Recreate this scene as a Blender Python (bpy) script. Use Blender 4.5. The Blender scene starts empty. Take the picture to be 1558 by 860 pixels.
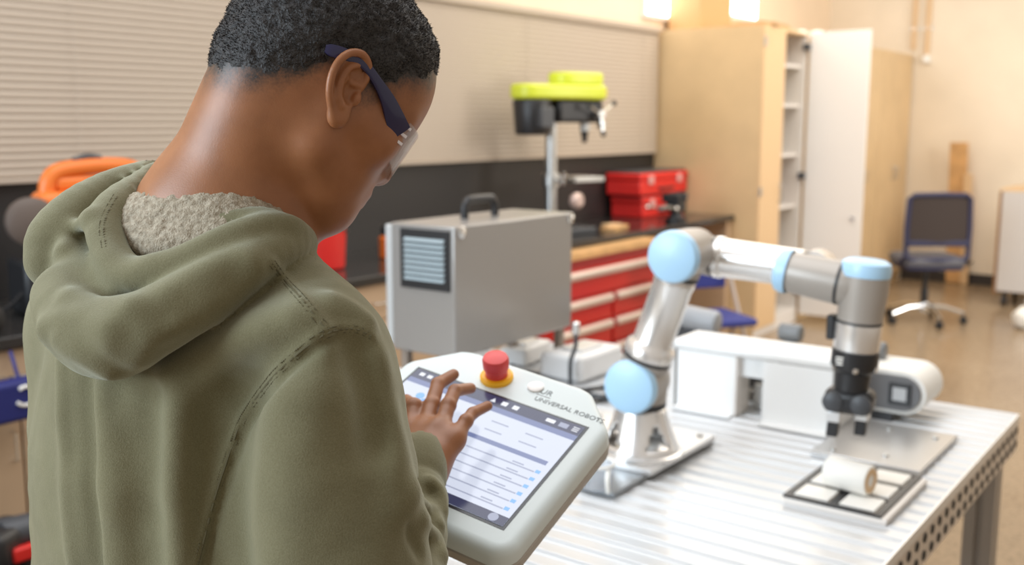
import bpy, bmesh, math, random
import numpy as np
from mathutils import Vector, Matrix

# ------------------------------------------------------------------ camera
FPX, CAMH, PHI = 1550.0, 1.58, math.radians(36.7)
TH = math.atan(243/FPX)
hv = np.array([-math.sin(PHI), math.cos(PHI), 0.0])
rv = np.array([math.cos(PHI), math.sin(PHI), 0.0])
zv = np.array([0, 0, 1.0])
FW = math.cos(TH)*hv-math.sin(TH)*zv
UP = math.sin(TH)*hv+math.cos(TH)*zv
CAM = np.array([0, 0, CAMH])
scene = bpy.context.scene
col = scene.collection
cd = bpy.data.cameras.new('camera'); cam = bpy.data.objects.new('camera', cd); col.objects.link(cam)
cd.sensor_width = 36.0; cd.lens = 36.0*FPX/1558.0; cd.clip_start = 0.05; cd.clip_end = 100
cam.matrix_world = Matrix(((rv[0], UP[0], -FW[0], CAM[0]), (rv[1], UP[1], -FW[1], CAM[1]), (rv[2], UP[2], -FW[2], CAM[2]), (0, 0, 0, 1)))
cd.dof.use_dof = True; cd.dof.focus_distance = 0.93; cd.dof.aperture_fstop = 5.0
scene.camera = cam

# ------------------------------------------------------------------ light
scene.view_settings.view_transform = 'Standard'
scene.view_settings.look = 'None'
scene.view_settings.gamma = 1.0
scene.view_settings.use_curve_mapping = False
scene.view_settings.exposure = 0.06
world = bpy.data.worlds.new('world'); scene.world = world; world.use_nodes = True
bg = world.node_tree.nodes['Background']; bg.inputs[0].default_value = (1.0, 0.87, 0.73, 1); bg.inputs[1].default_value = 0.50

def area(name, loc, target, size, size_y, power, color):
    l = bpy.data.lights.new(name, 'AREA'); l.shape = 'RECTANGLE'; l.size = size; l.size_y = size_y
    l.energy = power; l.color = color
    o = bpy.data.objects.new(name, l); col.objects.link(o); o.location = loc
    o.rotation_euler = (Vector(target)-Vector(loc)).to_track_quat('-Z', 'Y').to_euler()
    return o
# tall daylight windows of the wall behind the photographer, and ceiling lamp rows
area('daylight_window', (-2.9, -2.6, 2.4), (-1.0, 1.6, 1.0), 3.0, 2.2, 250, (0.74, 0.88, 1.0))
area('ceiling_lamps_near', (-1.6, 1.8, 3.6), (-1.6, 1.8, 0), 3.0, 3.0, 78, (0.95, 0.97, 1.0))
area('ceiling_lamps_far', (-1.8, 6.5, 3.6), (-1.8, 6.5, 0), 3.2, 4.4, 140, (1.0, 0.93, 0.82))
area('daylight_side_window', (2.3, 7.6, 2.6), (-2.4, 10.2, 1.6), 2.6, 1.8, 150, (1.0, 0.96, 0.90))

# ------------------------------------------------------------------ helpers
def ray(px, py): return FW+(px-779)/FPX*rv+(430-py)/FPX*UP
def at(px, py, d): return CAM+d*ray(px, py)
def onz(px, py, z):
    v = ray(px, py); return CAM+(z-CAMH)/v[2]*v
def onx(px, py, X):
    v = ray(px, py); return CAM+X/v[0]*v
def ony(px, py, Y):
    v = ray(px, py); return CAM+Y/v[1]*v
def onplane(px, py, p0, n):
    v = ray(px, py); return CAM+((np.array(p0)-CAM)@n)/(v@n)*v

MATS = {}
def mat(name, color, rough=0.5, metal=0.0, noise=0.0, nscale=30.0, bump=0.0, bscale=200.0, spec=0.5, trans=0.0, emit=None, estr=0.0, color2=None, aniso=None, sheen=0.0, alpha=1.0, coat=0.0, sss=0.0):
    if name in MATS: return MATS[name]
    m = bpy.data.materials.new(name); m.use_nodes = True
    nt = m.node_tree; b = nt.nodes['Principled BSDF']
    c = (*color, 1)
    b.inputs['Base Color'].default_value = c
    b.inputs['Roughness'].default_value = rough; b.inputs['Metallic'].default_value = metal
    b.inputs['Specular IOR Level'].default_value = spec
    if trans: b.inputs['Transmission Weight'].default_value = trans
    if sheen: b.inputs['Sheen Weight'].default_value = sheen; b.inputs['Sheen Roughness'].default_value = 0.6
    if coat: b.inputs['Coat Weight'].default_value = coat
    if sss:
        b.inputs['Subsurface Weight'].default_value = sss; b.inputs['Subsurface Radius'].default_value = (0.012, 0.005, 0.003)
    if alpha < 1: b.inputs['Alpha'].default_value = alpha
    if emit: b.inputs['Emission Color'].default_value = (*emit, 1); b.inputs['Emission Strength'].default_value = estr
    tc = None
    if noise or bump or color2:
        tc = nt.nodes.new('ShaderNodeTexCoord')
    if noise or color2:
        n = nt.nodes.new('ShaderNodeTexNoise'); n.inputs['Scale'].default_value = nscale; n.inputs['Detail'].default_value = 4
        nt.links.new(tc.outputs['Object'], n.inputs['Vector'])
        r = nt.nodes.new('ShaderNodeValToRGB')
        r.color_ramp.elements[0].position = 0.32; r.color_ramp.elements[1].position = 0.68
        c2 = color2 or tuple(min(1, v*(1+noise)) for v in color); c1 = color if color2 else tuple(v*(1-noise) for v in color)
        r.color_ramp.elements[0].color = (*c1, 1); r.color_ramp.elements[1].color = (*c2, 1)
        nt.links.new(n.outputs['Fac'], r.inputs['Fac']); nt.links.new(r.outputs['Color'], b.inputs['Base Color'])
    if bump:
        n2 = nt.nodes.new('ShaderNodeTexNoise'); n2.inputs['Scale'].default_value = bscale; n2.inputs['Detail'].default_value = 3
        if aniso:
            mp = nt.nodes.new('ShaderNodeMapping'); mp.inputs['Scale'].default_value = aniso
            nt.links.new(tc.outputs['Object'], mp.inputs['Vector']); nt.links.new(mp.outputs['Vector'], n2.inputs['Vector'])
        else: nt.links.new(tc.outputs['Object'], n2.inputs['Vector'])
        bp = nt.nodes.new('ShaderNodeBump'); bp.inputs['Strength'].default_value = bump; bp.inputs['Distance'].default_value = 0.002
        nt.links.new(n2.outputs['Fac'], bp.inputs['Height']); nt.links.new(bp.outputs['Normal'], b.inputs['Normal'])
    MATS[name] = m
    return m

def frame_of(axis):
    a = np.array(axis, float); a /= np.linalg.norm(a)
    t = np.array([0, 0, 1.0]) if abs(a[2]) < 0.9 else np.array([1.0, 0, 0])
    u = np.cross(t, a); u /= np.linalg.norm(u); v = np.cross(a, u)
    return a, u, v

class MB:
    """collects shapes in world coordinates and links them as one mesh object"""
    def __init__(s): s.v = []; s.f = []
    def add(s, vs, fs):
        o = len(s.v); s.v += [tuple(map(float, p)) for p in vs]; s.f += [tuple(i+o for i in f) for f in fs]; return s
    def box(s, c, d, rz=0.0, axes=None):
        c = np.array(c, float)
        if axes is None:
            ax = (np.array([math.cos(rz), math.sin(rz), 0]), np.array([-math.sin(rz), math.cos(rz), 0]), zv)
        else: ax = [np.array(a, float) for a in axes]
        vs = [c+ax[0]*d[0]/2*i+ax[1]*d[1]/2*j+ax[2]*d[2]/2*k for i in (-1, 1) for j in (-1, 1) for k in (-1, 1)]
        return s.add(vs, [(0, 1, 3, 2), (4, 6, 7, 5), (0, 4, 5, 1), (2, 3, 7, 6), (0, 2, 6, 4), (1, 5, 7, 3)])
    def span(s, lo, hi):
        lo = np.array(lo, float); hi = np.array(hi, float); return s.box((lo+hi)/2, hi-lo)
    def lathe(s, o, axis, prof, n=28, caps=True):
        a, u, v = frame_of(axis); o = np.array(o, float); vs = []; fs = []
        for (h, r) in prof:
            for i in range(n):
                t = 2*math.pi*i/n; vs.append(o+a*h+(u*math.cos(t)+v*math.sin(t))*r)
        for k in range(len(prof)-1):
            for i in range(n):
                j = (i+1) % n; fs.append((k*n+i, k*n+j, (k+1)*n+j, (k+1)*n+i))
        if caps:
            fs.append(tuple(range(n-1, -1, -1))); fs.append(tuple((len(prof)-1)*n+i for i in range(n)))
        return s.add(vs, fs)
    def cyl(s, p0, p1, r0, r1=None, n=24, bev=0.0):
        p0 = np.array(p0, float); p1 = np.array(p1, float); L = np.linalg.norm(p1-p0); r1 = r0 if r1 is None else r1
        if bev: prof = [(0, r0-bev), (bev*.3, r0-bev*.3), (bev, r0), (L-bev, r1), (L-bev*.3, r1-bev*.3), (L, r1-bev)]
        else: prof = [(0, r0), (L, r1)]
        return s.lathe(p0, p1-p0, prof, n)
    def tube(s, pts, r, n=8, closed=False, ends=True):
        pts = [np.array(p, float) for p in pts]; N = len(pts); vs = []; fs = []
        rr = r if isinstance(r, (list, tuple)) else [r]*N
        t0 = pts[1]-pts[0]; a, u, v = frame_of(t0)
        for i in range(N):
            t = pts[min(i+1, N-1)]-pts[max(i-1, 0)]
            if closed: t = pts[(i+1) % N]-pts[i-1]
            t = t/np.linalg.norm(t); u = u-t*(u@t); u /= np.linalg.norm(u); v = np.cross(t, u)
            for k in range(n):
                q = 2*math.pi*k/n; vs.append(pts[i]+(u*math.cos(q)+v*math.sin(q))*rr[i])
        M = N if closed else N-1
        for i in range(M):
            for k in range(n):
                i2 = (i+1) % N; k2 = (k+1) % n
                fs.append((i*n+k, i*n+k2, i2*n+k2, i2*n+k))
        if not closed and ends:
            fs.append(tuple(range(n-1, -1, -1))); fs.append(tuple((N-1)*n+k for k in range(n)))
        return s.add(vs, fs)
    def prism(s, o, ux, uy, uz, poly, h):
        o = np.array(o, float); ux, uy, uz = (np.array(q, float) for q in (ux, uy, uz)); n = len(poly)
        vs = [o+ux*x+uy*y for x, y in poly]+[o+ux*x+uy*y+uz*h for x, y in poly]
        fs = [tuple(range(n-1, -1, -1)), tuple(range(n, 2*n))]+[(i, (i+1) % n, n+(i+1) % n, n+i) for i in range(n)]
        return s.add(vs, fs)
    def build(s, name, m, parent=None, bevel=0.0, seg=2, smooth=False, fixn=True):
        vs = s.v
        if parent is not None:
            inv = wmat(parent).inverted()
            vs = [tuple(inv @ Vector(p)) for p in vs]
        me = bpy.data.meshes.new(name); me.from_pydata(vs, [], s.f)
        if fixn:
            bm = bmesh.new(); bm.from_mesh(me); bmesh.ops.recalc_face_normals(bm, faces=bm.faces); bm.to_mesh(me); bm.free()
        me.materials.append(m)
        o = bpy.data.objects.new(name, me); col.objects.link(o)
        if parent is not None: o.parent = parent
        if bevel:
            b = o.modifiers.new('bevel', 'BEVEL'); b.width = bevel; b.segments = seg; b.limit_method = 'ANGLE'; b.angle_limit = math.radians(40)
        if smooth or bevel:
            for p in me.polygons: p.use_smooth = True
            if not bevel:
                es = [e for e in me.edges]
            try: me.set_sharp_from_angle(angle=math.radians(38))
            except Exception: pass
        return o

def wmat(o):
    m = Matrix.Translation(o.location) @ o.rotation_euler.to_matrix().to_4x4()
    return wmat(o.parent) @ m if o.parent is not None else m

def tag(o, label=None, cat=None, group=None, kind=None):
    if label: o['label'] = label
    if cat: o['category'] = cat
    if group: o['group'] = group
    if kind: o['kind'] = kind
    return o
def thing(name, loc, label, cat, group=None, rz=0.0):
    o = bpy.data.objects.new(name, None); col.objects.link(o); o.location = tuple(map(float, loc)); o.rotation_euler = (0, 0, rz)
    o.empty_display_size = 0.05
    return tag(o, label, cat, group)
def copy_tree(o, parent=None):
    c = o.copy(); col.objects.link(c); c.parent = parent
    for ch in list(o.children): copy_tree(ch, c)
    return c
def text_mesh(body, size, m, name, o, ux, uy, uz, parent, align='LEFT', ext=0.0003):
    cu = bpy.data.curves.new(name, 'FONT'); cu.body = body; cu.size = size; cu.extrude = ext; cu.align_x = align
    to = bpy.data.objects.new(name, cu); col.objects.link(to)
    dg = bpy.context.evaluated_depsgraph_get(); me = bpy.data.meshes.new_from_object(to.evaluated_get(dg))
    bpy.data.objects.remove(to)
    o = np.array(o, float); b = MB()
    b.add([o+np.array(ux)*v.co.x+np.array(uy)*v.co.y+np.array(uz)*v.co.z for v in me.vertices], [tuple(p.vertices) for p in me.polygons])
    return b.build(name, m, parent, fixn=False)
def spline(pts, n=8):
    pts = [np.array(p, float) for p in pts]; out = []
    P = [2*pts[0]-pts[1]]+pts+[2*pts[-1]-pts[-2]]
    for i in range(1, len(P)-2):
        for k in range(n):
            t = k/n; a, b, c, d = P[i-1], P[i], P[i+1], P[i+2]
            out.append(0.5*((2*b)+(c-a)*t+(2*a-5*b+4*c-d)*t*t+(-a+3*b-3*c+d)*t**3))
    out.append(pts[-1]); return out

# ------------------------------------------------------------------ materials of the setting
m_wall = mat('cream_wall_paint', (0.80, 0.70, 0.56), 0.75, noise=0.03, nscale=3)
m_wallU = mat('peach_wall_paint', (0.84, 0.69, 0.52), 0.75, noise=0.03, nscale=3)
m_black = mat('black_splashback', (0.022, 0.020, 0.020), 0.45)
m_rubber = mat('dark_rubber_base', (0.035, 0.028, 0.024), 0.6)
m_slat = mat('beige_blind_slat', (0.50, 0.42, 0.34), 0.5)
m_tan = mat('tan_laminate', (0.66, 0.48, 0.27), 0.4, noise=0.05, nscale=4)
m_tan2 = mat('tan_laminate_edge', (0.72, 0.50, 0.28), 0.45)
m_white = mat('white_laminate', (0.80, 0.76, 0.72), 0.45)
m_base = mat('beige_base_laminate', (0.52, 0.37, 0.24), 0.5, noise=0.05, nscale=4)
m_ctop = mat('black_resin_worktop', (0.030, 0.028, 0.027), 0.16)
m_dark = mat('black_plastic', (0.018, 0.018, 0.020), 0.4)
m_dark2 = mat('charcoal_plastic', (0.055, 0.058, 0.065), 0.45)
m_chrome = mat('polished_metal', (0.75, 0.75, 0.75), 0.18, 1.0)
m_steel = mat('brushed_steel', (0.55, 0.55, 0.54), 0.35, 1.0, bump=0.05, bscale=300)
m_alu = mat('anodised_aluminium', (0.74, 0.74, 0.74), 0.38, 0.55)
m_red = mat('red_enamel', (0.55, 0.018, 0.014), 0.3)
m_redpl = mat('red_plastic', (0.72, 0.025, 0.02), 0.4)
m_orange = mat('orange_plastic', (0.80, 0.19, 0.03), 0.4)
m_wood = mat('light_wood', (0.62, 0.36, 0.15), 0.55, noise=0.15, nscale=9)
m_lime = mat('lime_plastic', (0.66, 0.74, 0.05), 0.35)
m_card = mat('brown_cardboard', (0.55, 0.33, 0.15), 0.8)
m_blue = mat('blue_fabric', (0.03, 0.04, 0.22), 0.7)
m_paper = mat('white_paper', (0.85, 0.84, 0.80), 0.7)

# floor: sealed speckled concrete
fm = bpy.data.materials.new('sealed_speckled_concrete'); fm.use_nodes = True
nt = fm.node_tree; b = nt.nodes['Principled BSDF']; b.inputs['Roughness'].default_value = 0.22
tc = nt.nodes.new('ShaderNodeTexCoord')
n1 = nt.nodes.new('ShaderNodeTexNoise'); n1.inputs['Scale'].default_value = 1.6; n1.inputs['Detail'].default_value = 5
n2 = nt.nodes.new('ShaderNodeTexVoronoi'); n2.inputs['Scale'].default_value = 42
r1 = nt.nodes.new('ShaderNodeValToRGB'); r1.color_ramp.elements[0].color = (0.25, 0.175, 0.105, 1); r1.color_ramp.elements[1].color = (0.36, 0.275, 0.185, 1)
r2 = nt.nodes.new('ShaderNodeValToRGB'); r2.color_ramp.elements[0].position = 0.1; r2.color_ramp.elements[1].position = 0.55
r2.color_ramp.elements[0].color = (0.62, 0.60, 0.56, 1); r2.color_ramp.elements[1].color = (1, 1, 1, 1)
mx = nt.nodes.new('ShaderNodeMix'); mx.data_type = 'RGBA'; mx.blend_type = 'MULTIPLY'; mx.inputs[0].default_value = 0.8
for nn in (n1, n2): nt.links.new(tc.outputs['Object'], nn.inputs['Vector'])
nt.links.new(n1.outputs['Fac'], r1.inputs['Fac']); nt.links.new(n2.outputs['Distance'], r2.inputs['Fac'])
nt.links.new(r1.outputs['Color'], mx.inputs[6]); nt.links.new(r2.outputs['Color'], mx.inputs[7]); nt.links.new(mx.outputs[2], b.inputs['Base Color'])

# ------------------------------------------------------------------ room shell
WX, FY = -3.86, 10.7
tag(MB().span((WX-0.2, -3.0, -0.12), (2.6, FY+0.2, 0)).build('floor', fm), kind='structure')
tag(MB().span((WX-0.2, -3.0, 0), (WX, FY+0.2, 4.2)).build('wall_left', m_wallU), kind='structure')
tag(MB().span((WX, FY, 0), (2.6, FY+0.2, 4.2)).build('wall_far', m_wall), kind='structure')
tag(MB().span((-2.99, FY-0.012, 0), (2.6, FY, 0.11)).build('baseboard_far', m_rubber, bevel=0.004), kind='structure')
tag(MB().span((WX, -1.2, 0.91), (WX+0.012, 6.99, 1.37)).build('trim_1', m_black), kind='structure')
# two high windows in the left wall
m_day = mat('daylight_pane', (0.9, 0.9, 0.9), 0.3, emit=(0.93, 0.97, 1.0), estr=6.0)
for i, (y0, y1) in enumerate(((6.77, 7.33), (8.12, 8.80))):
    w = tag(MB().span((WX, y0, (2.35, 2.46)[i]), (WX+0.03, y1, 3.6)).build('window_%d' % (i+1), m_white), kind='structure')
    for ya, yb in ((y0+0.03, (y0+y1)/2-0.01), ((y0+y1)/2+0.01, y1-0.03)):
        MB().span((WX+0.028, ya, (2.38, 2.49)[i]), (WX+0.034, yb, 3.57)).build('pane', m_day, w)

# venetian blind: every slat a piece of its own
bl = thing('window_blind', (WX+0.05, 3.2, 1.36), 'wide closed beige horizontal blind above the black splashback', 'blind')
prof = [(-0.010, -0.0185), (-0.001, -0.010), (0.003, 0.0), (0.001, 0.010), (-0.008, 0.0185)]
sm = MB(); L = 3.75
vs = []
for th_ in (0.0, 0.0012):
    for (x, z) in prof:
        for y in (-L, L): vs.append((x+th_, y, z))
fs = []
for k in range(4):
    fs.append((2*k, 2*k+1, 2*k+3, 2*k+2)); fs.append((10+2*k, 10+2*k+2, 10+2*k+3, 10+2*k+1))
me = bpy.data.meshes.new('slat'); me.from_pydata(vs, [], fs); me.materials.append(m_slat)
for p in me.polygons: p.use_smooth = True
for k in range(30):
    o = bpy.data.objects.new('slat', me); col.objects.link(o); o.parent = bl; o.location = (0, 0, 0.035+0.0295*k); o.rotation_euler = (0, math.radians(-30), 0)
MB().span((WX+0.03, 3.2-L, 1.352), (WX+0.062, 3.2+L, 1.372)).build('bottom_rail', m_slat, bl, bevel=0.004)
MB().span((WX+0.02, 3.2-L, 2.245), (WX+0.075, 3.2+L, 2.285)).build('head_rail', m_slat, bl, bevel=0.004)
for y in (0.7, 2.235, 3.75, 5.25, 6.7):
    MB().cyl((WX+0.068, y, 1.36), (WX+0.068, y, 2.25), 0.0014, n=6).build('ladder_cord', m_slat, bl)

# ------------------------------------------------------------------ left counter with base units
CF = -3.16
tag(MB().span((WX+0.013, -1.0, 0.872), (CF, 6.985, 0.91)).build('worktop', m_ctop, bevel=0.004), 'long black worktop running below the blind to the tall cabinet', 'worktop')
y = -0.75; k = 0
bnames = ['leftmost beige base unit under the worktop, behind the blue bag',
          'second beige base unit from the left, mostly hidden by the hoodie', 'third beige base unit from the left, under the red tub',
          'fourth beige base unit, between the red tub and the red tool chest']
spans = ((1.2, 2.02), (2.03, 2.85), (2.86, 3.68), (3.69, 4.5))
for (y0, y1), lb in zip(spans, bnames):
    t = thing('base_cabinet', ((WX+CF)/2, (y0+y1)/2, 0), lb, 'cabinet', 'beige base units under the worktop')
    MB().span((WX+0.02, y0, 0.10), (CF-0.045, y1, 0.871)).build('body', m_base, t)
    MB().span((WX+0.02, y0, 0), (CF-0.10, y1, 0.10)).build('plinth', m_rubber, t)
    d = MB().span((CF-0.044, y0+0.004, 0.70), (CF-0.024, y1-0.004, 0.862)).build('drawer', m_base, t, bevel=0.003)
    MB().tube([(CF-0.024, (y0+y1)/2-0.05, 0.78), (CF-0.0, (y0+y1)/2-0.045, 0.78), (CF-0.0, (y0+y1)/2+0.045, 0.78), (CF-0.024, (y0+y1)/2+0.05, 0.78)], 0.005).build('handle', m_chrome, d)
    for s in (0, 1):
        ya = y0+0.004+s*(y1-y0)/2; yb = ya+(y1-y0)/2-0.008
        d = MB().span((CF-0.044, ya, 0.105), (CF-0.024, yb, 0.695)).build('door', m_base, t, bevel=0.003)
        yh = yb-0.03 if s == 0 else ya+0.03
        MB().tube([(CF-0.024, yh, 0.60), (CF-0.0, yh, 0.595), (CF-0.0, yh, 0.505), (CF-0.024, yh, 0.50)], 0.005).build('handle', m_chrome, d)
# worktop support rail over the open knee space
tag(MB().span((WX+0.02, 6.92, 0), (CF-0.03, 6.985, 0.871)).build('worktop_support', m_base), 'tan end panel carrying the worktop beside the tall cabinet', 'panel')

# ------------------------------------------------------------------ tall cabinets
def tall_cabinet():
    CX, y0, y1, H = -2.98, 7.0, 7.86, 2.27
    t = thing('tall_cabinet', (-3.4, 7.43, 0), 'tall tan cabinet with one white door standing open', 'cabinet')
    MB().span((WX+0.01, y0, 0.0), (CX-0.02, y0+0.022, H)).build('side_panel', m_tan, t)
    MB().span((WX+0.01, y1-0.022, 0.0), (CX-0.02, y1, H)).build('side_panel', m_white, t)
    MB().span((WX+0.01, y0+0.022, 0.0), (WX+0.03, y1-0.022, H)).build('back_panel', m_white, t)
    MB().span((WX+0.03, y0+0.022, H-0.022), (CX-0.02, y1-0.022, H)).build('top_panel', m_tan2, t)
    MB().span((WX+0.03, y0+0.022, 0.0), (CX-0.02, y1-0.022, 0.11)).build('plinth', m_white, t)
    for z in (0.52, 0.92, 1.32, 1.70, 2.0):
        MB().span((WX+0.03, y0+0.022, z), (CX-0.06, y1-0.022, z+0.022)).build('shelf', m_white, t)
    d = MB().span((CX-0.02, y0, 0.06), (CX, y0+0.385, H)).build('closed_door', m_tan2, t, bevel=0.002)
    MB().tube([(CX, y0+0.35, 1.12), (CX+0.03, y0+0.35, 1.11), (CX+0.03, y0+0.35, 1.0), (CX, y0+0.35, 0.99)], 0.006).build('handle', m_steel, d)
    MB().span((CX-0.004, y0-0.004, 2.12), (CX+0.004, y0+0.03, 2.19)).build('hinge', m_steel, d)
    MB().span((CX-0.004, y0-0.004, 1.05), (CX+0.004, y0+0.03, 1.12)).build('hinge', m_steel, d)
    od = MB().span((CX+0.005, y1-0.006, 0.06), (CX+0.47, y1+0.014, H)).build('open_door', m_white, t, bevel=0.003)
    od['label'] = 'white inner face of the door standing open'
    for z in (0.25, 1.17, 2.16):
        MB().box((CX-0.01, y1-0.03, z), (0.05, 0.05, 0.05)).build('hinge', m_dark2, od, bevel=0.005)
    MB().cyl((CX+0.40, y1-0.006, 0.85), (CX+0.40, y1-0.025, 0.85), 0.016, n=14).build('lock', m_steel, od)
    return t
tall_cabinet()
def closed_cabinet(y0, y1, lb, H=2.25):
    CX = -2.985
    t = thing('wall_cabinet', (-3.4, (y0+y1)/2, 0), lb, 'cabinet', 'tan closed cabinets behind the open door')
    MB().span((WX+0.01, y0, 0.0), (CX-0.022, y1, H)).build('body', m_tan, t)
    for s in (0, 1):
        ya = y0+0.003+s*(y1-y0)/2; yb = ya+(y1-y0)/2-0.006
        d = MB().span((CX-0.022, ya, 0.08), (CX, yb, H-0.005)).build('door', m_tan, t, bevel=0.003)
        yh = yb-0.05 if s == 0 else ya+0.05
        MB().tube([(CX, yh, 1.16), (CX+0.03, yh, 1.15), (CX+0.03, yh, 1.05), (CX, yh, 1.04)], 0.006).build('handle', m_steel, d)
closed_cabinet(7.89, 8.80, 'closed tan cabinet directly behind the open white door')
closed_cabinet(8.81, 9.74, 'closed tan cabinet second from the far wall')
closed_cabinet(9.75, 10.68, 'closed tan cabinet against the far wall behind the office chair')

# things on top of the tall cabinet
def carton(name, lo, hi, lb, flap=True):
    c = ((lo[0]+hi[0])/2, (lo[1]+hi[1])/2, lo[2])
    t = thing(name, c, lb, 'box')
    MB().span(lo, hi).build('body', m_card, t, bevel=0.003)
    MB().span((lo[0]-0.001, (lo[1]+hi[1])/2-0.025, hi[2]-0.08), (hi[0]+0.001, (lo[1]+hi[1])/2+0.025, hi[2]+0.001)).build('tape', mat('packing_tape', (0.62, 0.45, 0.25), 0.3), t)
carton('cardboard_box', (-3.82, 7.12, 2.272), (-3.55, 7.66, 2.66), 'brown cardboard box on top of the tall cabinet between the bright windows')
tt = thing('folded_carton', (-3.2, 7.35, 2.272), 'flat folded brown carton lying on the front of the tall cabinet top', 'box')
MB().box((-3.17, 7.32, 2.284), (0.36, 0.5, 0.022), rz=0.15).build('lower_sheet', m_card, tt, bevel=0.003)
MB().box((-3.20, 7.36, 2.304), (0.30, 0.40, 0.014), rz=-0.05).build('upper_flap', mat('dark_cardboard', (0.36, 0.17, 0.07), 0.8), tt, bevel=0.003)
tt = thing('paper_bundle', (-3.2, 8.35, 2.252), 'crumpled white paper bundle on the cabinet above the open door', 'paper')
for j, (dx, dy, s) in enumerate(((0, -0.2, 0.05), (0.05, 0.02, 0.06), (-0.02, 0.2, 0.045), (0.06, 0.36, 0.035))):
    bm = bmesh.new(); bmesh.ops.create_icosphere(bm, subdivisions=2, radius=s)
    rnd = random.Random(j)
    for v in bm.verts: v.co *= 0.8+0.4*rnd.random()
    b_ = MB(); b_.add([(v.co.x-3.15+dx, v.co.y*1.6+8.3+dy, max(2.252, v.co.z*0.7+2.252+s*0.55)) for v in bm.verts], [tuple(v.index for v in f.verts) for f in bm.faces]); bm.free()
    b_.build('sheet', m_paper, tt)
# things on the shelves
def small_box(name, c, d, m, lb, cat, m2=None, rz=0):
    t = thing(name, (c[0], c[1], c[2]-d[2]/2), lb, cat)
    MB().box(c, d, rz).build('body', m, t, bevel=min(d)*0.08)
    MB().box((c[0], c[1], c[2]+d[2]*0.36), (d[0]*1.02, d[1]*1.02, d[2]*0.18), rz).build('lid', m2 or m, t, bevel=min(d)*0.04)
    return t
m_yel = mat('yellow_plastic', (0.75, 0.5, 0.02), 0.5)
small_box('parts_bin', (-3.2, 7.56, 1.762), (0.16, 0.14, 0.08), m_yel, 'small yellow parts bin on a shelf of the open cabinet', 'bin', m_dark2)
small_box('tool_case', (-3.25, 7.55, 1.042), (0.18, 0.14, 0.20), mat('maroon_plastic', (0.25, 0.03, 0.03), 0.5), 'dark red case on the middle shelf of the open cabinet', 'case', m_dark)
small_box('spray_box', (-3.2, 7.56, 2.10), (0.2, 0.12, 0.15), m_tan, 'tan box on the top shelf of the open cabinet', 'box', m_tan2)

# conduits and sensor on the far wall
for x, zt in ((-2.99, 2.30), (-2.86, 2.22)):
    c_ = thing('wall_conduit', (x, FY-0.02, zt), 'pale vertical conduit on the far wall, %s of the pair' % ('left' if x < -2.9 else 'right'), 'pipe')
    MB().cyl((x, FY-0.025, zt), (x, FY-0.025, 4.1), 0.022, n=12).build('pipe', m_tan2, c_, smooth=True)
    for zz in (2.5, 3.3): MB().box((x, FY-0.012, zz), (0.075, 0.022, 0.03)).build('clip', m_steel, c_)
    if x > -2.9: MB().cyl((x, FY-0.03, zt-0.05), (x, FY-0.03, zt+0.02), 0.045, 0.03, n=16).build('end_fitting', m_paper, c_, smooth=True)
# plank leaning in the far corner
t = thing('wood_plank', (-2.48, 10.45, 0), 'light wooden plank leaning upright behind the office chair', 'plank')
MB().box((-2.46, 10.58, 0.70), (0.16, 0.03, 1.40), axes=((1, 0, 0), (0, 0.99, 0.12), (0, -0.12, 0.99))).build('board', m_wood, t, bevel=0.003)
MB().box((-2.36, 10.56, 0.55), (0.07, 0.03, 1.10), axes=((1, 0, 0), (0, 0.99, 0.12), (0, -0.12, 0.99))).build('batten', m_tan2, t, bevel=0.003)

# grey rolling cabinet at the right edge
t = thing('rolling_cabinet', (-1.45, 9.9, 0), 'light grey rolling cabinet with wooden edge at the right side', 'cabinet')
MB().span((-1.86, 9.55, 0.13), (-1.0, 10.2, 1.0)).build('body', mat('light_grey_panel', (0.55, 0.52, 0.50), 0.5), t, bevel=0.006)
MB().span((-1.885, 9.56, 0.10), (-1.862, 10.2, 1.0)).build('edge_board', mat('dark_wood', (0.30, 0.15, 0.06), 0.5), t, bevel=0.002)
MB().span((-1.88, 9.55, 1.0), (-0.99, 10.21, 1.02)).build('top', m_tan2, t)
for x in (-1.8, -1.1):
    for y in (9.62, 10.12):
        MB().cyl((x-0.015, y, 0.05), (x+0.015, y, 0.05), 0.05, n=16).cyl((x, y, 0.05), (x, y, 0.131), 0.015).build('caster', m_dark, t, smooth=True)
t = thing('wooden_frame', (-1.62, 9.9, 1.02), 'leaning wooden picture-frame board standing on the grey rolling cabinet', 'board')
ax = ((0.35, 0, 0.937), (0, 1, 0), (0.937, 0, -0.35))
MB().box((-1.60, 9.85, 1.372), (0.7, 0.05, 0.035), axes=((0.35, 0, 0.937), (0, 1, 0), (0.937, 0, -0.35))).build('stile', m_wood, t, bevel=0.004)
MB().box((-1.42, 10.0, 1.325), (0.62, 0.22, 0.012), axes=ax).build('board', m_card, t)
BG = onz(1562, 500, 0)
t = thing('waste_bag', (BG[0], BG[1], 0), 'white tied bag on the floor at the far right edge', 'bag')
bm = bmesh.new(); bmesh.ops.create_icosphere(bm, subdivisions=3, radius=0.10)
for v in bm.verts:
    v.co *= 1+0.12*math.sin(v.co.x*60+v.co.z*40)*math.cos(v.co.y*55)
b_ = MB(); b_.add([(v.co.x*1.1+BG[0], v.co.y*1.1+BG[1], max(0, v.co.z+0.075)) for v in bm.verts], [tuple(v.index for v in f.verts) for f in bm.faces]); bm.free()
b_.build('sack', m_paper, t, smooth=True)
MB().cyl((BG[0], BG[1], 0.16), (BG[0]+0.01, BG[1], 0.22), 0.015, 0.035, n=10).build('knot', m_paper, t)
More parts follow.
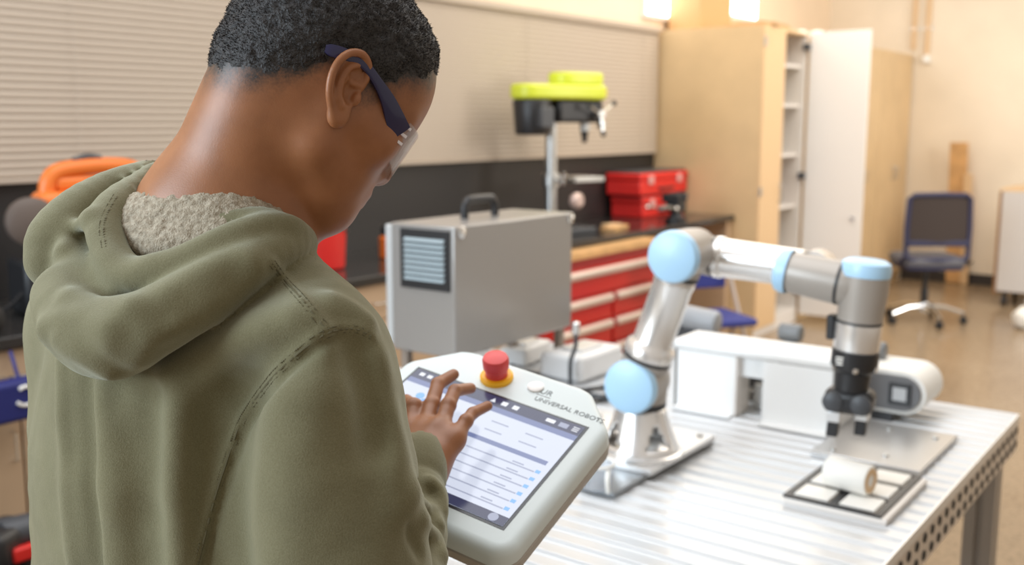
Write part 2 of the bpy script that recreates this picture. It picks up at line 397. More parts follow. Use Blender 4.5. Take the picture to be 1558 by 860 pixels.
# ------------------------------------------------------------------ office chair
def office_chair():
    c = np.array([-2.16, 8.42, 0.0]); fz = math.radians(-20)      # seat faces away from the camera
    t = thing('office_chair', c, 'dark mesh-back office chair on a chrome five-star base', 'chair')
    R = np.array([rv[0], rv[1], 0]); T = np.array([hv[0], hv[1], 0])
    def q(a, b_, z): return c+R*a+T*b_+zv*z
    m_mesh = mat('dark_mesh_fabric', (0.045, 0.032, 0.028), 0.8, alpha=0.93)
    m_navy = mat('navy_plastic', (0.025, 0.028, 0.075), 0.5)
    m_seat = mat('slate_seat_fabric', (0.12, 0.12, 0.14), 0.85)
    # backrest frame and mesh, rounded corners, slight wrap
    loop = []
    for (a, z) in ((-0.24, 0.56), (-0.245, 0.78), (-0.235, 1.0), (-0.20, 1.03), (0, 1.035), (0.20, 1.03), (0.235, 1.0), (0.245, 0.78), (0.24, 0.56), (0.2, 0.53), (0, 0.53), (-0.2, 0.53)):
        loop.append(q(a, -0.22+0.5*a*a*1.2, z))
    MB().tube(loop, 0.02, n=8, closed=True).build('back_frame', m_navy, t, smooth=True)
    vs = []; fs = []
    for i in range(9):
        for j in range(5):
            a = -0.235+0.47*i/8; z = 0.655+(1.02-0.655)*j/4
            for o_ in (0, 0.006): vs.append(q(a, -0.22+0.6*a*a+o_, z))
    for i in range(8):
        for j in range(4):
            p = (i*5+j)*2; r_ = p+10
            fs.append((p, r_, r_+2, p+2)); fs.append((p+1, p+3, r_+3, r_+1))
    MB().add(vs, fs).build('mesh_back', m_mesh, t, smooth=True, fixn=False)
    MB().box(q(0, -0.205, 0.655), (0.48, 0.03, 0.045), rz=PHI).build('lumbar_bar', m_navy, t, bevel=0.01)
    prof = [(-0.23, -0.20), (-0.25, 0.0), (-0.23, 0.2), (-0.17, 0.25), (0.17, 0.25), (0.23, 0.2), (0.25, 0.0), (0.23, -0.20), (0.15, -0.23), (-0.15, -0.23)]
    MB().prism(c+zv*0.47, R, T, zv, prof, 0.075).build('seat', m_seat, t, bevel=0.025, seg=3)
    MB().prism(c+zv*0.445, R, T, zv, [(a*0.95, b_*0.95) for a, b_ in prof], 0.026).build('seat_pan', m_navy, t, bevel=0.008)
    for s in (-1, 1):
        MB().tube(spline([q(s*0.24, -0.2, 0.56), q(s*0.26, -0.12, 0.50), q(s*0.22, 0.0, 0.46)], 4), 0.016).build('back_strut', m_navy, t, smooth=True)
    MB().tube([q(0.2, 0.02, 0.45), q(0.33, 0.0, 0.46), q(0.36, -0.02, 0.49)], 0.009).build('lever', m_dark, t, smooth=True)
    MB().cyl(q(0, 0, 0.13), q(0, 0, 0.27), 0.03, bev=0.003).cyl(q(0, 0, 0.25), q(0, 0, 0.45), 0.022).build('gas_column', m_dark, t, smooth=True)
    MB().cyl(q(0, 0, 0.085), q(0, 0, 0.16), 0.05, 0.04, bev=0.005).build('hub', m_chrome, t, smooth=True)
    for k in range(5):
        a = math.radians(20+72*k); e = np.array([math.cos(a), math.sin(a), 0])
        MB().tube([c+e*0.03+zv*0.13, c+e*0.16+zv*0.125, c+e*0.30+zv*0.085], [0.022, 0.019, 0.014]).build('base_arm', m_chrome, t, smooth=True)
        p = c+e*0.30; w = np.array([-e[1], e[0], 0])
        cs = MB(); cs.cyl(p-w*0.024+zv*0.03, p-w*0.006+zv*0.03, 0.03, bev=0.004); cs.cyl(p+w*0.006+zv*0.03, p+w*0.024+zv*0.03, 0.03, bev=0.004); cs.cyl(p+zv*0.03, p+zv*0.085, 0.008)
        cs.build('caster', m_dark, t, smooth=True)
office_chair()

# ------------------------------------------------------------------ blue folding chair beside the cabinet
def folding_chair():
    c = at(1082, 470, 6.0); c[2] = 0; t = thing('folding_chair', c, 'blue padded folding chair with grey tube frame behind the robot elbow', 'chair')
    R = np.array([rv[0]*0.95+hv[0]*0.31, rv[1]*0.95+hv[1]*0.31, 0]); T = np.array([-R[1], R[0], 0])
    def q(a, b_, z): return c+R*a+T*b_+zv*z
    m_tube = mat('beige_grey_tube', (0.45, 0.38, 0.33), 0.4)
    for s in (-1, 1):
        MB().tube([q(s*0.21, -0.20, 0.012), q(s*0.21, 0.02, 0.42), q(s*0.205, 0.22, 0.80)], 0.012).build('front_leg', m_tube, t, smooth=True)
        MB().tube([q(s*0.185, 0.28, 0.012), q(s*0.185, 0.0, 0.43)], 0.012).build('rear_leg', m_tube, t, smooth=True)
    MB().tube([q(-0.205, 0.22, 0.80), q(-0.15, 0.235, 0.83), q(0.15, 0.235, 0.83), q(0.205, 0.22, 0.80)], 0.012).build('top_rail', m_tube, t, smooth=True)
    for z, b_ in ((0.12, -0.145), (0.12, 0.21)):
        MB().cyl(q(-0.2, b_, z), q(0.2, b_, z), 0.009, n=10).build('stretcher', m_tube, t, smooth=True)
    MB().box(q(0, 0.0, 0.44), (0.40, 0.40, 0.045), rz=math.atan2(R[1], R[0])).build('seat', m_blue, t, bevel=0.018, seg=3)
    MB().box(q(0, 0.19, 0.69), (0.39, 0.028, 0.20), rz=math.atan2(R[1], R[0])).build('backrest', m_blue, t, bevel=0.01, seg=3)
folding_chair()

# ------------------------------------------------------------------ red tool chest under the worktop
def tool_chest():
    X, y0, y1 = -3.06, 4.52, 5.63
    t = thing('tool_chest', (-3.35, (y0+y1)/2, 0), 'red steel drawer chest with long silver handles and a wooden top', 'tool chest')
    MB().span((-3.66, y0, 0.10), (X-0.02, y1, 0.825)).build('body', m_red, t, bevel=0.006)
    MB().span((-3.68, y0-0.02, 0.825), (X+0.005, y1+0.02, 0.868)).build('wooden_top', m_wood, t, bevel=0.004)
    m_hand = mat('pale_drawer_handle', (0.72, 0.60, 0.52), 0.35, 0.3)
    MB().span((X-0.022, y0+0.01, 0.775), (X-0.012, y1-0.01, 0.822)).build('name_strip', mat('dark_red_strip', (0.32, 0.012, 0.012), 0.4), t)
    def drawer(ya, yb, za, zb):
        d = MB().span((X-0.02, ya, za), (X, yb, zb)).build('drawer', m_red, t, bevel=0.004)
        MB().prism((X, ya+0.012, zb-0.052), (1, 0, 0), (0, 0, 1), (0, 1, 0), [(0, 0.046), (0.014, 0.046), (0.026, 0.034), (0.026, 0.012), (0.018, 0.0), (0.013, 0.012), (0.0, 0.02)], yb-ya-0.024).build('handle', m_hand, d, bevel=0.003)
    drawer(y0+0.02, y1-0.02, 0.615, 0.765)
    ym = 5.1
    for za, zb in ((0.455, 0.60), (0.30, 0.445), (0.13, 0.29)):
        drawer(y0+0.02, ym-0.01, za, zb); drawer(ym+0.02, y1-0.02, za, zb)
    for x in (-3.58, X-0.1):
        for yy in (y0+0.1, y1-0.1):
            MB().cyl((x, yy-0.02, 0.05), (x, yy+0.02, 0.05), 0.05, n=16).cyl((x, yy, 0.05), (x, yy, 0.11), 0.014).build('caster', m_dark, t, smooth=True)
tool_chest()

# ------------------------------------------------------------------ drill press on the worktop
def drill_press():
    Zc = 0.9105; c = np.array([-3.48, 5.06, Zc]); t = thing('drill_press', c, 'bench drill press with a lime yellow belt cover and black head', 'drill press')
    u = np.array([0.25, 0.968, 0]); w = np.array([0.968, -0.25, 0])
    MB().box(c+u*0.10+zv*0.02, (0.36, 0.22, 0.04), axes=(u, w, zv)).build('base', m_dark2, t, bevel=0.008)
    MB().cyl(c+zv*0.04, c+zv*0.72, 0.036, n=20).build('column', m_steel, t, smooth=True)
    MB().cyl(c+zv*0.04, c+zv*0.10, 0.055, 0.045, n=20).build('column_socket', m_dark2, t, smooth=True)
    # cover: two-step lime shell
    pts = []
    def outline(L0, L1, W0, W1, n=8):
        o_ = []
        for i in range(n+1):
            a = math.pi/2+math.pi*i/n; o_.append((L0+W0*math.cos(a)*0.8, W0*math.sin(a)))
        for i in range(n+1):
            a = -math.pi/2+math.pi*i/n; o_.append((L1+W1*math.cos(a)*0.8, W1*math.sin(a)))
        return o_
    MB().prism(c+zv*0.805, u, w, zv, outline(-0.20, 0.30, 0.10, 0.12), 0.088).build('belt_cover', m_lime, t, bevel=0.02, seg=3)
    MB().prism(c+zv*0.892, u, w, zv, outline(0.08, 0.29, 0.09, 0.105), 0.075).build('cover_step', m_lime, t, bevel=0.016, seg=3)
    MB().box(c+u*0.392+zv*0.85, (0.02, 0.12, 0.045), axes=(u, w, zv)).build('warning_label', m_yel, t, bevel=0.002)
    MB().box(c+u*0.17+zv*0.737, (0.36, 0.17, 0.134), axes=(u, w, zv)).build('head', m_dark, t, bevel=0.02, seg=3)
    MB().cyl(c-u*0.15+zv*0.804, c-u*0.15+zv*0.60, 0.115, 0.10, n=20, bev=0.012).build('motor', m_dark, t, smooth=True)
    MB().box(c-u*0.15+w*0.12+zv*0.70, (0.10, 0.05, 0.12), axes=(u, w, zv)).build('junction_box', m_dark2, t, bevel=0.008)
    MB().cyl(c+u*0.27+zv*0.675, c+u*0.27+zv*0.62, 0.032, n=16).build('quill', m_steel, t, smooth=True)
    MB().cyl(c+u*0.27+zv*0.625, c+u*0.27+zv*0.55, 0.026, 0.015, n=16).build('chuck', m_dark, t, smooth=True)
    hub = c+u*0.28+w*0.095+zv*0.72
    MB().cyl(hub, hub+w*0.05, 0.025, n=14).build('feed_hub', m_steel, t, smooth=True)
    for k in range(3):
        a = math.radians(35+120*k); e = u*math.cos(a)+zv*math.sin(a)
        hd = MB().cyl(hub+w*0.035, hub+w*0.05+e*0.11, 0.006, n=8).build('feed_handle', m_chrome, t, smooth=True)
        MB().lathe(hub+w*0.05+e*0.10, e, [(0, 0.008), (0.01, 0.016), (0.025, 0.016), (0.035, 0.006)], 12).build('grip', m_dark, hd, smooth=True)
    MB().cyl(c+u*0.348+w*0.05+zv*0.72, c+u*0.370+w*0.05+zv*0.72, 0.03, n=14).build('switch', m_orange, t, smooth=True)
    MB().cyl(c+u*0.348+w*0.05+zv*0.655, c+u*0.370+w*0.05+zv*0.655, 0.025, n=14).build('switch_plate', m_steel, t, smooth=True)
    MB().box(c+u*0.22+zv*0.33, (0.24, 0.22, 0.03), axes=(u, w, zv)).cyl(c+zv*0.29, c+zv*0.37, 0.052).build('work_table', m_steel, t, bevel=0.004)
    MB().cyl(c+w*0.04+zv*0.33, c+w*0.11+zv*0.33, 0.014).cyl(c+w*0.11+zv*0.31, c+w*0.12+zv*0.38, 0.012).build('table_clamp', m_chrome, t, smooth=True)
    MB().lathe(c+u*0.13+w*0.06+zv*0.205, w, [(0, 0.02), (0.015, 0.048), (0.04, 0.05), (0.06, 0.03)], 18).build('work_lamp', mat('pinkish_lamp_metal', (0.62, 0.47, 0.42), 0.35, 0.4), t, smooth=True)
drill_press()

# ------------------------------------------------------------------ red tool boxes, vise and small things on the worktop
def tool_box(name, c, d, lb, m2):
    t = thing(name, (c[0], c[1], c[2]), lb, 'tool box', 'red tool boxes on the worktop')
    x, y, z = c; dx, dy, dz = d
    MB().span((x-dx/2, y-dy/2, z), (x+dx/2, y+dy/2, z+dz*0.62)).build('tray', m_redpl, t, bevel=0.012, seg=3)
    MB().span((x-dx/2-0.006, y-dy/2-0.006, z+dz*0.62), (x+dx/2+0.006, y+dy/2+0.006, z+dz*0.92)).build('lid', m_redpl, t, bevel=0.015, seg=3)
    MB().span((x-dx/2+0.01, y-dy/2+0.01, z+dz*0.92), (x+dx/2-0.01, y+dy/2-0.01, z+dz)).build('top_inset', m2, t, bevel=0.006)
    for yy in (y-dy*0.3, y+dy*0.3):
        MB().span((x+dx/2, yy-0.035, z+dz*0.45), (x+dx/2+0.014, yy+0.035, z+dz*0.82)).build('latch', mat('pale_latch', (0.70, 0.35, 0.33), 0.4), t, bevel=0.004)
    MB().tube([(x+dx/2, y-0.09, z+dz*0.25), (x+dx/2+0.03, y-0.08, z+dz*0.25), (x+dx/2+0.03, y+0.08, z+dz*0.25), (x+dx/2, y+0.09, z+dz*0.25)], 0.009).build('handle', m_dark, t, smooth=True)
tool_box('tool_box', (-3.69, 6.64, 0.9105), (0.26, 0.64, 0.16), 'lower red plastic tool box of the stack on the worktop', m_dark2)
tool_box('tool_box', (-3.69, 6.62, 1.0715), (0.28, 0.71, 0.17), 'upper red plastic tool box of the stack, with a dark lid inset', m_dark2)

V = onz(1028, 338, 0.9105)
t = thing('bench_vise', V, 'small black bench vise with bright steel bar in front of the red tool boxes', 'vise')
MB().cyl(V, V+zv*0.03, 0.075, n=20).cyl(V+zv*0.03, V+zv*0.075, 0.05, 0.035, n=20).build('swivel_base', m_dark, t, smooth=True)
MB().box(V+zv*0.115, (0.10, 0.12, 0.085)).build('body', m_dark, t, bevel=0.012)
MB().box(V+zv*0.175+np.array([0.0, 0.03, 0]), (0.13, 0.03, 0.045)).build('fixed_jaw', m_dark2, t, bevel=0.004)
MB().box(V+zv*0.165+np.array([0.0, -0.07, 0]), (0.13, 0.035, 0.06)).build('moving_jaw', m_dark, t, bevel=0.006)
MB().cyl(V+zv*0.11+np.array([0, -0.22, 0]), V+zv*0.11+np.array([0, 0.05, 0]), 0.016).build('screw', m_steel, t, smooth=True)
h_ = MB().cyl(V+zv*0.11+np.array([-0.11, -0.20, 0]), V+zv*0.11+np.array([0.11, -0.20, 0]), 0.007).build('bar', m_chrome, t, smooth=True)
for s in (-1, 1): MB().lathe(V+zv*0.11+np.array([s*0.11-0.012, -0.20, 0]), (1, 0, 0), [(0, 0.006), (0.006, 0.016), (0.018, 0.016), (0.024, 0.006)], 12).build('bar_end', m_chrome, h_, smooth=True)

V = onz(935, 349, 0.9105)
t = thing('wood_offcut', V, 'pale wood offcut lying on the worktop above the red chest', 'wood')
MB().box(V+zv*0.011, (0.10, 0.26, 0.022), rz=0.2).build('board', m_wood, t, bevel=0.003)
MB().box(V+zv*0.03+np.array([0.0, -0.03, 0]), (0.07, 0.12, 0.016), rz=-0.4).build('board', m_tan2, t, bevel=0.003)

# red tub and orange jar, left of the control box
V = onz(488, 408, 0.9105)
t = thing('red_tub', V, 'bright red plastic tub on the worktop next to the chin of the student', 'tub')
MB().lathe(V, zv, [(0, 0.105), (0.008, 0.112), (0.20, 0.122), (0.205, 0.128), (0.218, 0.128), (0.218, 0.119), (0.012, 0.106)], 32).build('bucket', m_redpl, t, smooth=True)
MB().tube([V+np.array([math.cos(a)*0.126, math.sin(a)*0.126, 0.205-0.05*max(0, math.sin(a))]) for a in np.linspace(0, math.pi, 14)], 0.004).build('bail_handle', m_steel, t, smooth=True)
V = onz(592, 392, 0.9105)
t = thing('orange_jar', V, 'orange jar with black lid on the worktop left of the control box', 'jar')
MB().lathe(V, zv, [(0, 0.045), (0.006, 0.05), (0.10, 0.05), (0.115, 0.035)], 24).build('jar', m_orange, t, smooth=True)
MB().lathe(V+zv*0.115, zv, [(0, 0.038), (0.04, 0.038), (0.045, 0.03)], 24).build('lid', m_dark, t, smooth=True)
V = onz(530, 380, 0.9105)
t = thing('spray_nozzle_bottle', V, 'small translucent squeeze bottle between the red tub and the orange jar', 'bottle')
m_trl = mat('translucent_plastic', (0.75, 0.72, 0.68), 0.25, trans=0.6)
MB().lathe(V, zv, [(0, 0.028), (0.1, 0.03), (0.13, 0.012)], 18).build('bottle', m_trl, t, smooth=True)
MB().cyl(V+zv*0.13, V+zv*0.17, 0.013, 0.005, n=12).build('nozzle', m_paper, t, smooth=True)

# orange cutting machine at the left
def orange_saw():
    V = np.array([-3.48, 1.93, 0.9105]); t = thing('cutoff_saw', V, 'orange and grey handheld cut-off saw on the left worktop', 'saw')
    u = np.array([0.2, 0.98, 0]); w = np.array([0.98, -0.2, 0])
    def q(a, b_, z): return V+u*a+w*b_+zv*z
    MB().lathe(q(-0.09, 0.03, 0.33), w, [(0, 0.07), (0.01, 0.085), (0.04, 0.085), (0.055, 0.06)], 28).build('blade_guard', mat('grey_guard', (0.12, 0.09, 0.075), 0.5), t, smooth=True)
    MB().box(q(0.04, 0, 0.355), (0.20, 0.14, 0.15), axes=(u, w, zv)).build('housing', m_orange, t, bevel=0.03, seg=3)
    MB().cyl(q(0.0, 0.068, 0.35), q(0.0, 0.080, 0.35), 0.024, n=18).build('filler_cap', m_dark, t, smooth=True)
    MB().box(q(0.16, 0, 0.455), (0.30, 0.05, 0.055), axes=(u, w, zv)).build('grip_core', m_orange, t, bevel=0.02, seg=3)
    MB().tube(spline([q(-0.02, 0, 0.40), q(-0.005, 0, 0.47), q(0.05, 0, 0.505), q(0.22, 0, 0.515), q(0.31, 0, 0.49), q(0.33, 0, 0.40)], 6), 0.030, n=12).build('top_handle', m_orange, t, smooth=True)
    MB().tube(spline([q(0.08, 0, 0.535), q(0.13, 0, 0.548), q(0.18, 0, 0.542)], 4), 0.012).build('trigger_guard', m_dark2, t, smooth=True)
    MB().box(q(0.20, 0, 0.27), (0.26, 0.11, 0.12), axes=(u, w, zv)).build('engine', m_dark2, t, bevel=0.02, seg=3)
    MB().tube(spline([q(-0.03, 0.05, 0.16), q(-0.12, 0.06, 0.10), q(-0.2, 0.05, 0.03), q(-0.3, 0.02, 0.012)], 5), 0.007).build('power_cord', m_dark, t, smooth=True)
    MB().box(q(0.06, 0, 0.10), (0.40, 0.22, 0.20), axes=(u, w, zv)).build('base_block', m_dark, t, bevel=0.02)
orange_saw()
V = np.array([-3.30, 1.30, 0.9105])
t = thing('tool_bag', V, 'low black tool bag lying on the worktop at the left edge', 'bag')
MB().box(V+zv*0.05+np.array([0, 0.05, 0]), (0.24, 0.50, 0.10), rz=0.1).build('body', mat('black_bag_fabric', (0.02, 0.018, 0.017), 0.85, noise=0.3, nscale=25), t, bevel=0.04, seg=3)
MB().tube([V+np.array([0.10, -0.12, 0.06]), V+np.array([0.14, -0.06, 0.10]), V+np.array([0.14, 0.08, 0.10]), V+np.array([0.10, 0.14, 0.06])], 0.010).build('strap', m_dark2, t, smooth=True)
# blue sack hanging on the base unit
V = np.array([-3.13, 1.53, 0.62])
t = thing('blue_bag', V, 'dark blue bag with a white emblem hung before the beige base unit', 'bag')
MB().box(V+np.array([0.02, 0.0, 0.10]), (0.07, 0.20, 0.13)).build('body', mat('navy_bag_fabric', (0.012, 0.018, 0.15), 0.6), t, bevel=0.015, seg=3)
MB().tube([V+np.array([0.058, 0.045+0.034*math.cos(a), 0.115+0.030*math.sin(a)]) for a in np.linspace(-2.6, 2.2, 16)], 0.006, n=6).build('emblem', m_paper, t)
for s in (-1, 1): MB().tube([V+np.array([0.0, s*0.06, 0.13]), V+np.array([-0.01, s*0.05, 0.20]), V+np.array([-0.03, s*0.05, 0.245])], 0.006).build('strap', m_blue, t)
# boots / tool on the floor bottom left
V = onz(4, 862, 0.28)
t = thing('power_tool', (V[0], V[1], 0), 'black power tool with red switch on a low stool at the bottom left corner', 'power tool')
MB().box((V[0], V[1], 0.14), (0.34, 0.34, 0.28)).build('stool_box', mat('brown_black_box', (0.03, 0.02, 0.016), 0.7), t, bevel=0.01)
MB().box((V[0], V[1], 0.345), (0.13, 0.20, 0.13), rz=0.5).build('body', m_dark, t, bevel=0.035, seg=3)
MB().cyl((V[0], V[1], 0.37), (V[0]+0.02, V[1]+0.17, 0.37), 0.055, 0.045, n=18, bev=0.01).build('gear_head', m_dark2, t, smooth=True)
MB().box((V[0]+0.07, V[1]+0.03, 0.33), (0.03, 0.07, 0.045)).build('switch', m_redpl, t, bevel=0.008)

# ------------------------------------------------------------------ aluminium work table
TZ = 0.76; TX0, TX1, TY0, TY1 = -2.22, -0.52, 1.30, 3.12
def work_table():
    t = thing('work_table', ((TX0+TX1)/2, (TY0+TY1)/2, 0), 'aluminium slotted-profile work table carrying the robot arm', 'table')
    n = 31; pitch = (TY1-TY0)/n
    prof = [(0.0035, 0), (0.0035, 0.016), (0.0045, 0.0205), (0.0065, 0.022), (0.0085, 0.0205), (0.010, 0.0185), (pitch-0.010, 0.0185), (pitch-0.0085, 0.0205), (pitch-0.0065, 0.022), (pitch-0.0045, 0.0205), (pitch-0.0035, 0.016), (pitch-0.0035, 0)]
    m_plank = mat('white_anodised_profile', (0.61, 0.62, 0.63), 0.32, 0.3)
    vs = [(x, y, z-0.022) for x in (TX0+0.004, TX1-0.004) for (y, z) in prof]; k = len(prof)
    fs = [tuple(range(k)), tuple(range(2*k-1, k-1, -1))]+[(i, k+i, k+(i+1) % k, (i+1) % k) for i in range(k)]
    me = bpy.data.meshes.new('plank'); me.from_pydata(vs, [], fs); me.materials.append(m_plank)
    bm = bmesh.new(); bm.from_mesh(me); bmesh.ops.recalc_face_normals(bm, faces=bm.faces); bm.to_mesh(me); bm.free()
    for i in range(n):
        o = bpy.data.objects.new('plank', me); col.objects.link(o); o.parent = t
        o.location = (-t.location.x, TY0+i*pitch-t.location.y, TZ)
    MB().span((TX0+0.01, TY0+0.01, TZ-0.03), (TX1-0.03, TY1-0.01, TZ-0.023)).build('under_sheet', m_steel, t)
    m_rail = mat('pale_bronze_rail', (0.62, 0.56, 0.50), 0.4, 0.3)
    for nm, lo, hi in (('side_rail', (TX1-0.03, TY0, TZ-0.105), (TX1, TY1, TZ-0.0235)), ('side_rail', (TX0, TY0, TZ-0.105), (TX0+0.03, TY1, TZ-0.0235)),
                       ('end_rail', (TX0+0.03, TY1-0.03, TZ-0.105), (TX1-0.03, TY1, TZ-0.0235)), ('end_rail', (TX0+0.03, TY0, TZ-0.105), (TX1-0.03, TY0+0.03, TZ-0.0235))):
        MB().span(lo, hi).build(nm, m_rail, t, bevel=0.002)
    # end cap strip above the holes, and the two rows of bolt holes as recessed dark plugs
    MB().span((TX1-0.004, TY0, TZ-0.022), (TX1+0.001, TY1, TZ-0.001)).build('edge_strip', m_alu, t)
    hb = MB().lathe((0, 0, 0), (1, 0, 0), [(0, 0.0115), (0.0015, 0.0115), (0.0015, 0.008), (-0.004, 0.008)], 12, caps=False)
    hb.add([(-0.0005, math.cos(q)*0.0105, math.sin(q)*0.0105) for q in np.linspace(0, 2*math.pi, 12, endpoint=False)], [tuple(range(12))])
    me = bpy.data.meshes.new('bolt_hole'); me.from_pydata(hb.v, [], hb.f); me.materials.append(mat('hole_black', (0.01, 0.01, 0.01), 0.6))
    for row, z in enumerate((TZ-0.043, TZ-0.082)):
        for i in range(31):
            o = bpy.data.objects.new('bolt_hole', me); col.objects.link(o); o.parent = t
            o.location = (TX1+0.0008-t.location.x, TY0+pitch*(i+0.5)-t.location.y, z)
    s = 0.08
    for x in (TX0+s/2+0.005, TX1-s/2-0.03):
        for y in (TY0+s/2+0.03, TY1-s/2-0.01):
            pr = []
            for a, b_ in ((-1, -1), (1, -1), (1, 1), (-1, 1)): pass
            h2 = s/2; g = 0.009; dp = 0.014
            pr = [(-h2, -h2), (-g, -h2), (-g, -h2+dp), (g, -h2+dp), (g, -h2), (h2, -h2), (h2, -g), (h2-dp, -g), (h2-dp, g), (h2, g), (h2, h2), (g, h2), (g, h2-dp), (-g, h2-dp), (-g, h2), (-h2, h2), (-h2, g), (-h2+dp, g), (-h2+dp, -g), (-h2, -g)]
            lg = MB().prism((x, y, 0.02), (1, 0, 0), (0, 1, 0), (0, 0, 1), pr, TZ-0.105-0.02).build('leg', mat('grey_profile_leg', (0.42, 0.38, 0.34), 0.45, 0.3), t)
            MB().cyl((x, y, 0), (x, y, 0.02), 0.035, n=16).build('foot', m_dark, lg)
work_table()

# ------------------------------------------------------------------ control box on its short frame
def control_box():
    x1, x0, y0, y1, z0, z1 = -1.826, -2.10, 2.18, 2.78, 0.912, 1.292
    t = thing('robot_controller', ((x0+x1)/2, (y0+y1)/2, TZ), 'grey metal robot control box with louvred vent and black carry handle', 'control box')
    m_face = mat('grey_box_paint', (0.36, 0.345, 0.33), 0.30, 0.4)
    MB().span((x0+0.03, y0, z0), (x1, y1, z1)).build('case', m_face, t, bevel=0.006, seg=3)
    MB().span((x0, y0+0.006, z0+0.01), (x0+0.028, y1-0.006, z1-0.008)).build('front_cover', mat('light_grey_cover', (0.50, 0.51, 0.51), 0.4), t, bevel=0.005)
    # vent on the narrow face
    vx0, vx1, vz0, vz1 = -2.028, -1.842, z1-0.187, z1-0.014
    fr = MB()
    for lo, hi in (((vx0, y0-0.006, vz0), (vx1, y0+0.001, vz0+0.022)), ((vx0, y0-0.006, vz1-0.022), (vx1, y0+0.001, vz1)), ((vx0, y0-0.006, vz0+0.022), (vx0+0.016, y0+0.001, vz1-0.022)), ((vx1-0.016, y0-0.006, vz0+0.022), (vx1, y0+0.001, vz1-0.022))): fr.span(lo, hi)
    v = fr.build('vent', m_dark, t)
    MB().span((vx0+0.01, y0-0.002, vz0+0.01), (vx1-0.01, y0+0.001, vz1-0.01)).build('vent_back', m_dark, v)
    n = 8; hgt = (vz1-vz0-0.044)/n
    for i in range(n):
        zc = vz0+0.022+hgt*(i+0.5)
        MB().box(((vx0+vx1)/2, y0-0.008, zc), (vx1-vx0-0.034, 0.003, hgt*0.74), axes=((1, 0, 0), (0, 0.78, -0.62), (0, 0.62, 0.78))).build('louvre', mat('slate_louvre', (0.36, 0.44, 0.48), 0.4), v, bevel=0.001)
    # handle across the top
    hx = -1.965; hy = (2.395, 2.545)
    MB().tube(spline([(hx, hy[0], z1-0.002), (hx, hy[0], z1+0.034), (hx, hy[0]+0.012, z1+0.05), (hx, hy[0]+0.03, z1+0.056), (hx, hy[1]-0.03, z1+0.056), (hx, hy[1]-0.012, z1+0.05), (hx, hy[1], z1+0.034), (hx, hy[1], z1-0.002)], 4), 0.013, n=12).build('handle', m_dark, t, smooth=True)
    for y in (y0+0.03, y1-0.012):
        MB().lathe((x1-0.003, y, z1-0.018), (1, 0, 0), [(0, 0.017), (0.007, 0.017), (0.012, 0.010), (0.013, 0.0)], 18, caps=False).build('corner_screw', m_chrome, t, smooth=True)
    m_post = mat('brown_grey_post', (0.27, 0.22, 0.18), 0.5)
    for x in (x0+0.05, x1-0.03):
        for y in (y0+0.04, y1-0.03):
            p = MB().span((x-0.013, y-0.013, TZ+0.0005), (x+0.013, y+0.013, z0+0.004)).build('post', m_post, t, bevel=0.002)
            MB().span((x-0.03, y-0.03, TZ+0.0005), (x+0.03, y+0.03, TZ+0.007)).build('foot_plate', m_dark2, p)
control_box()
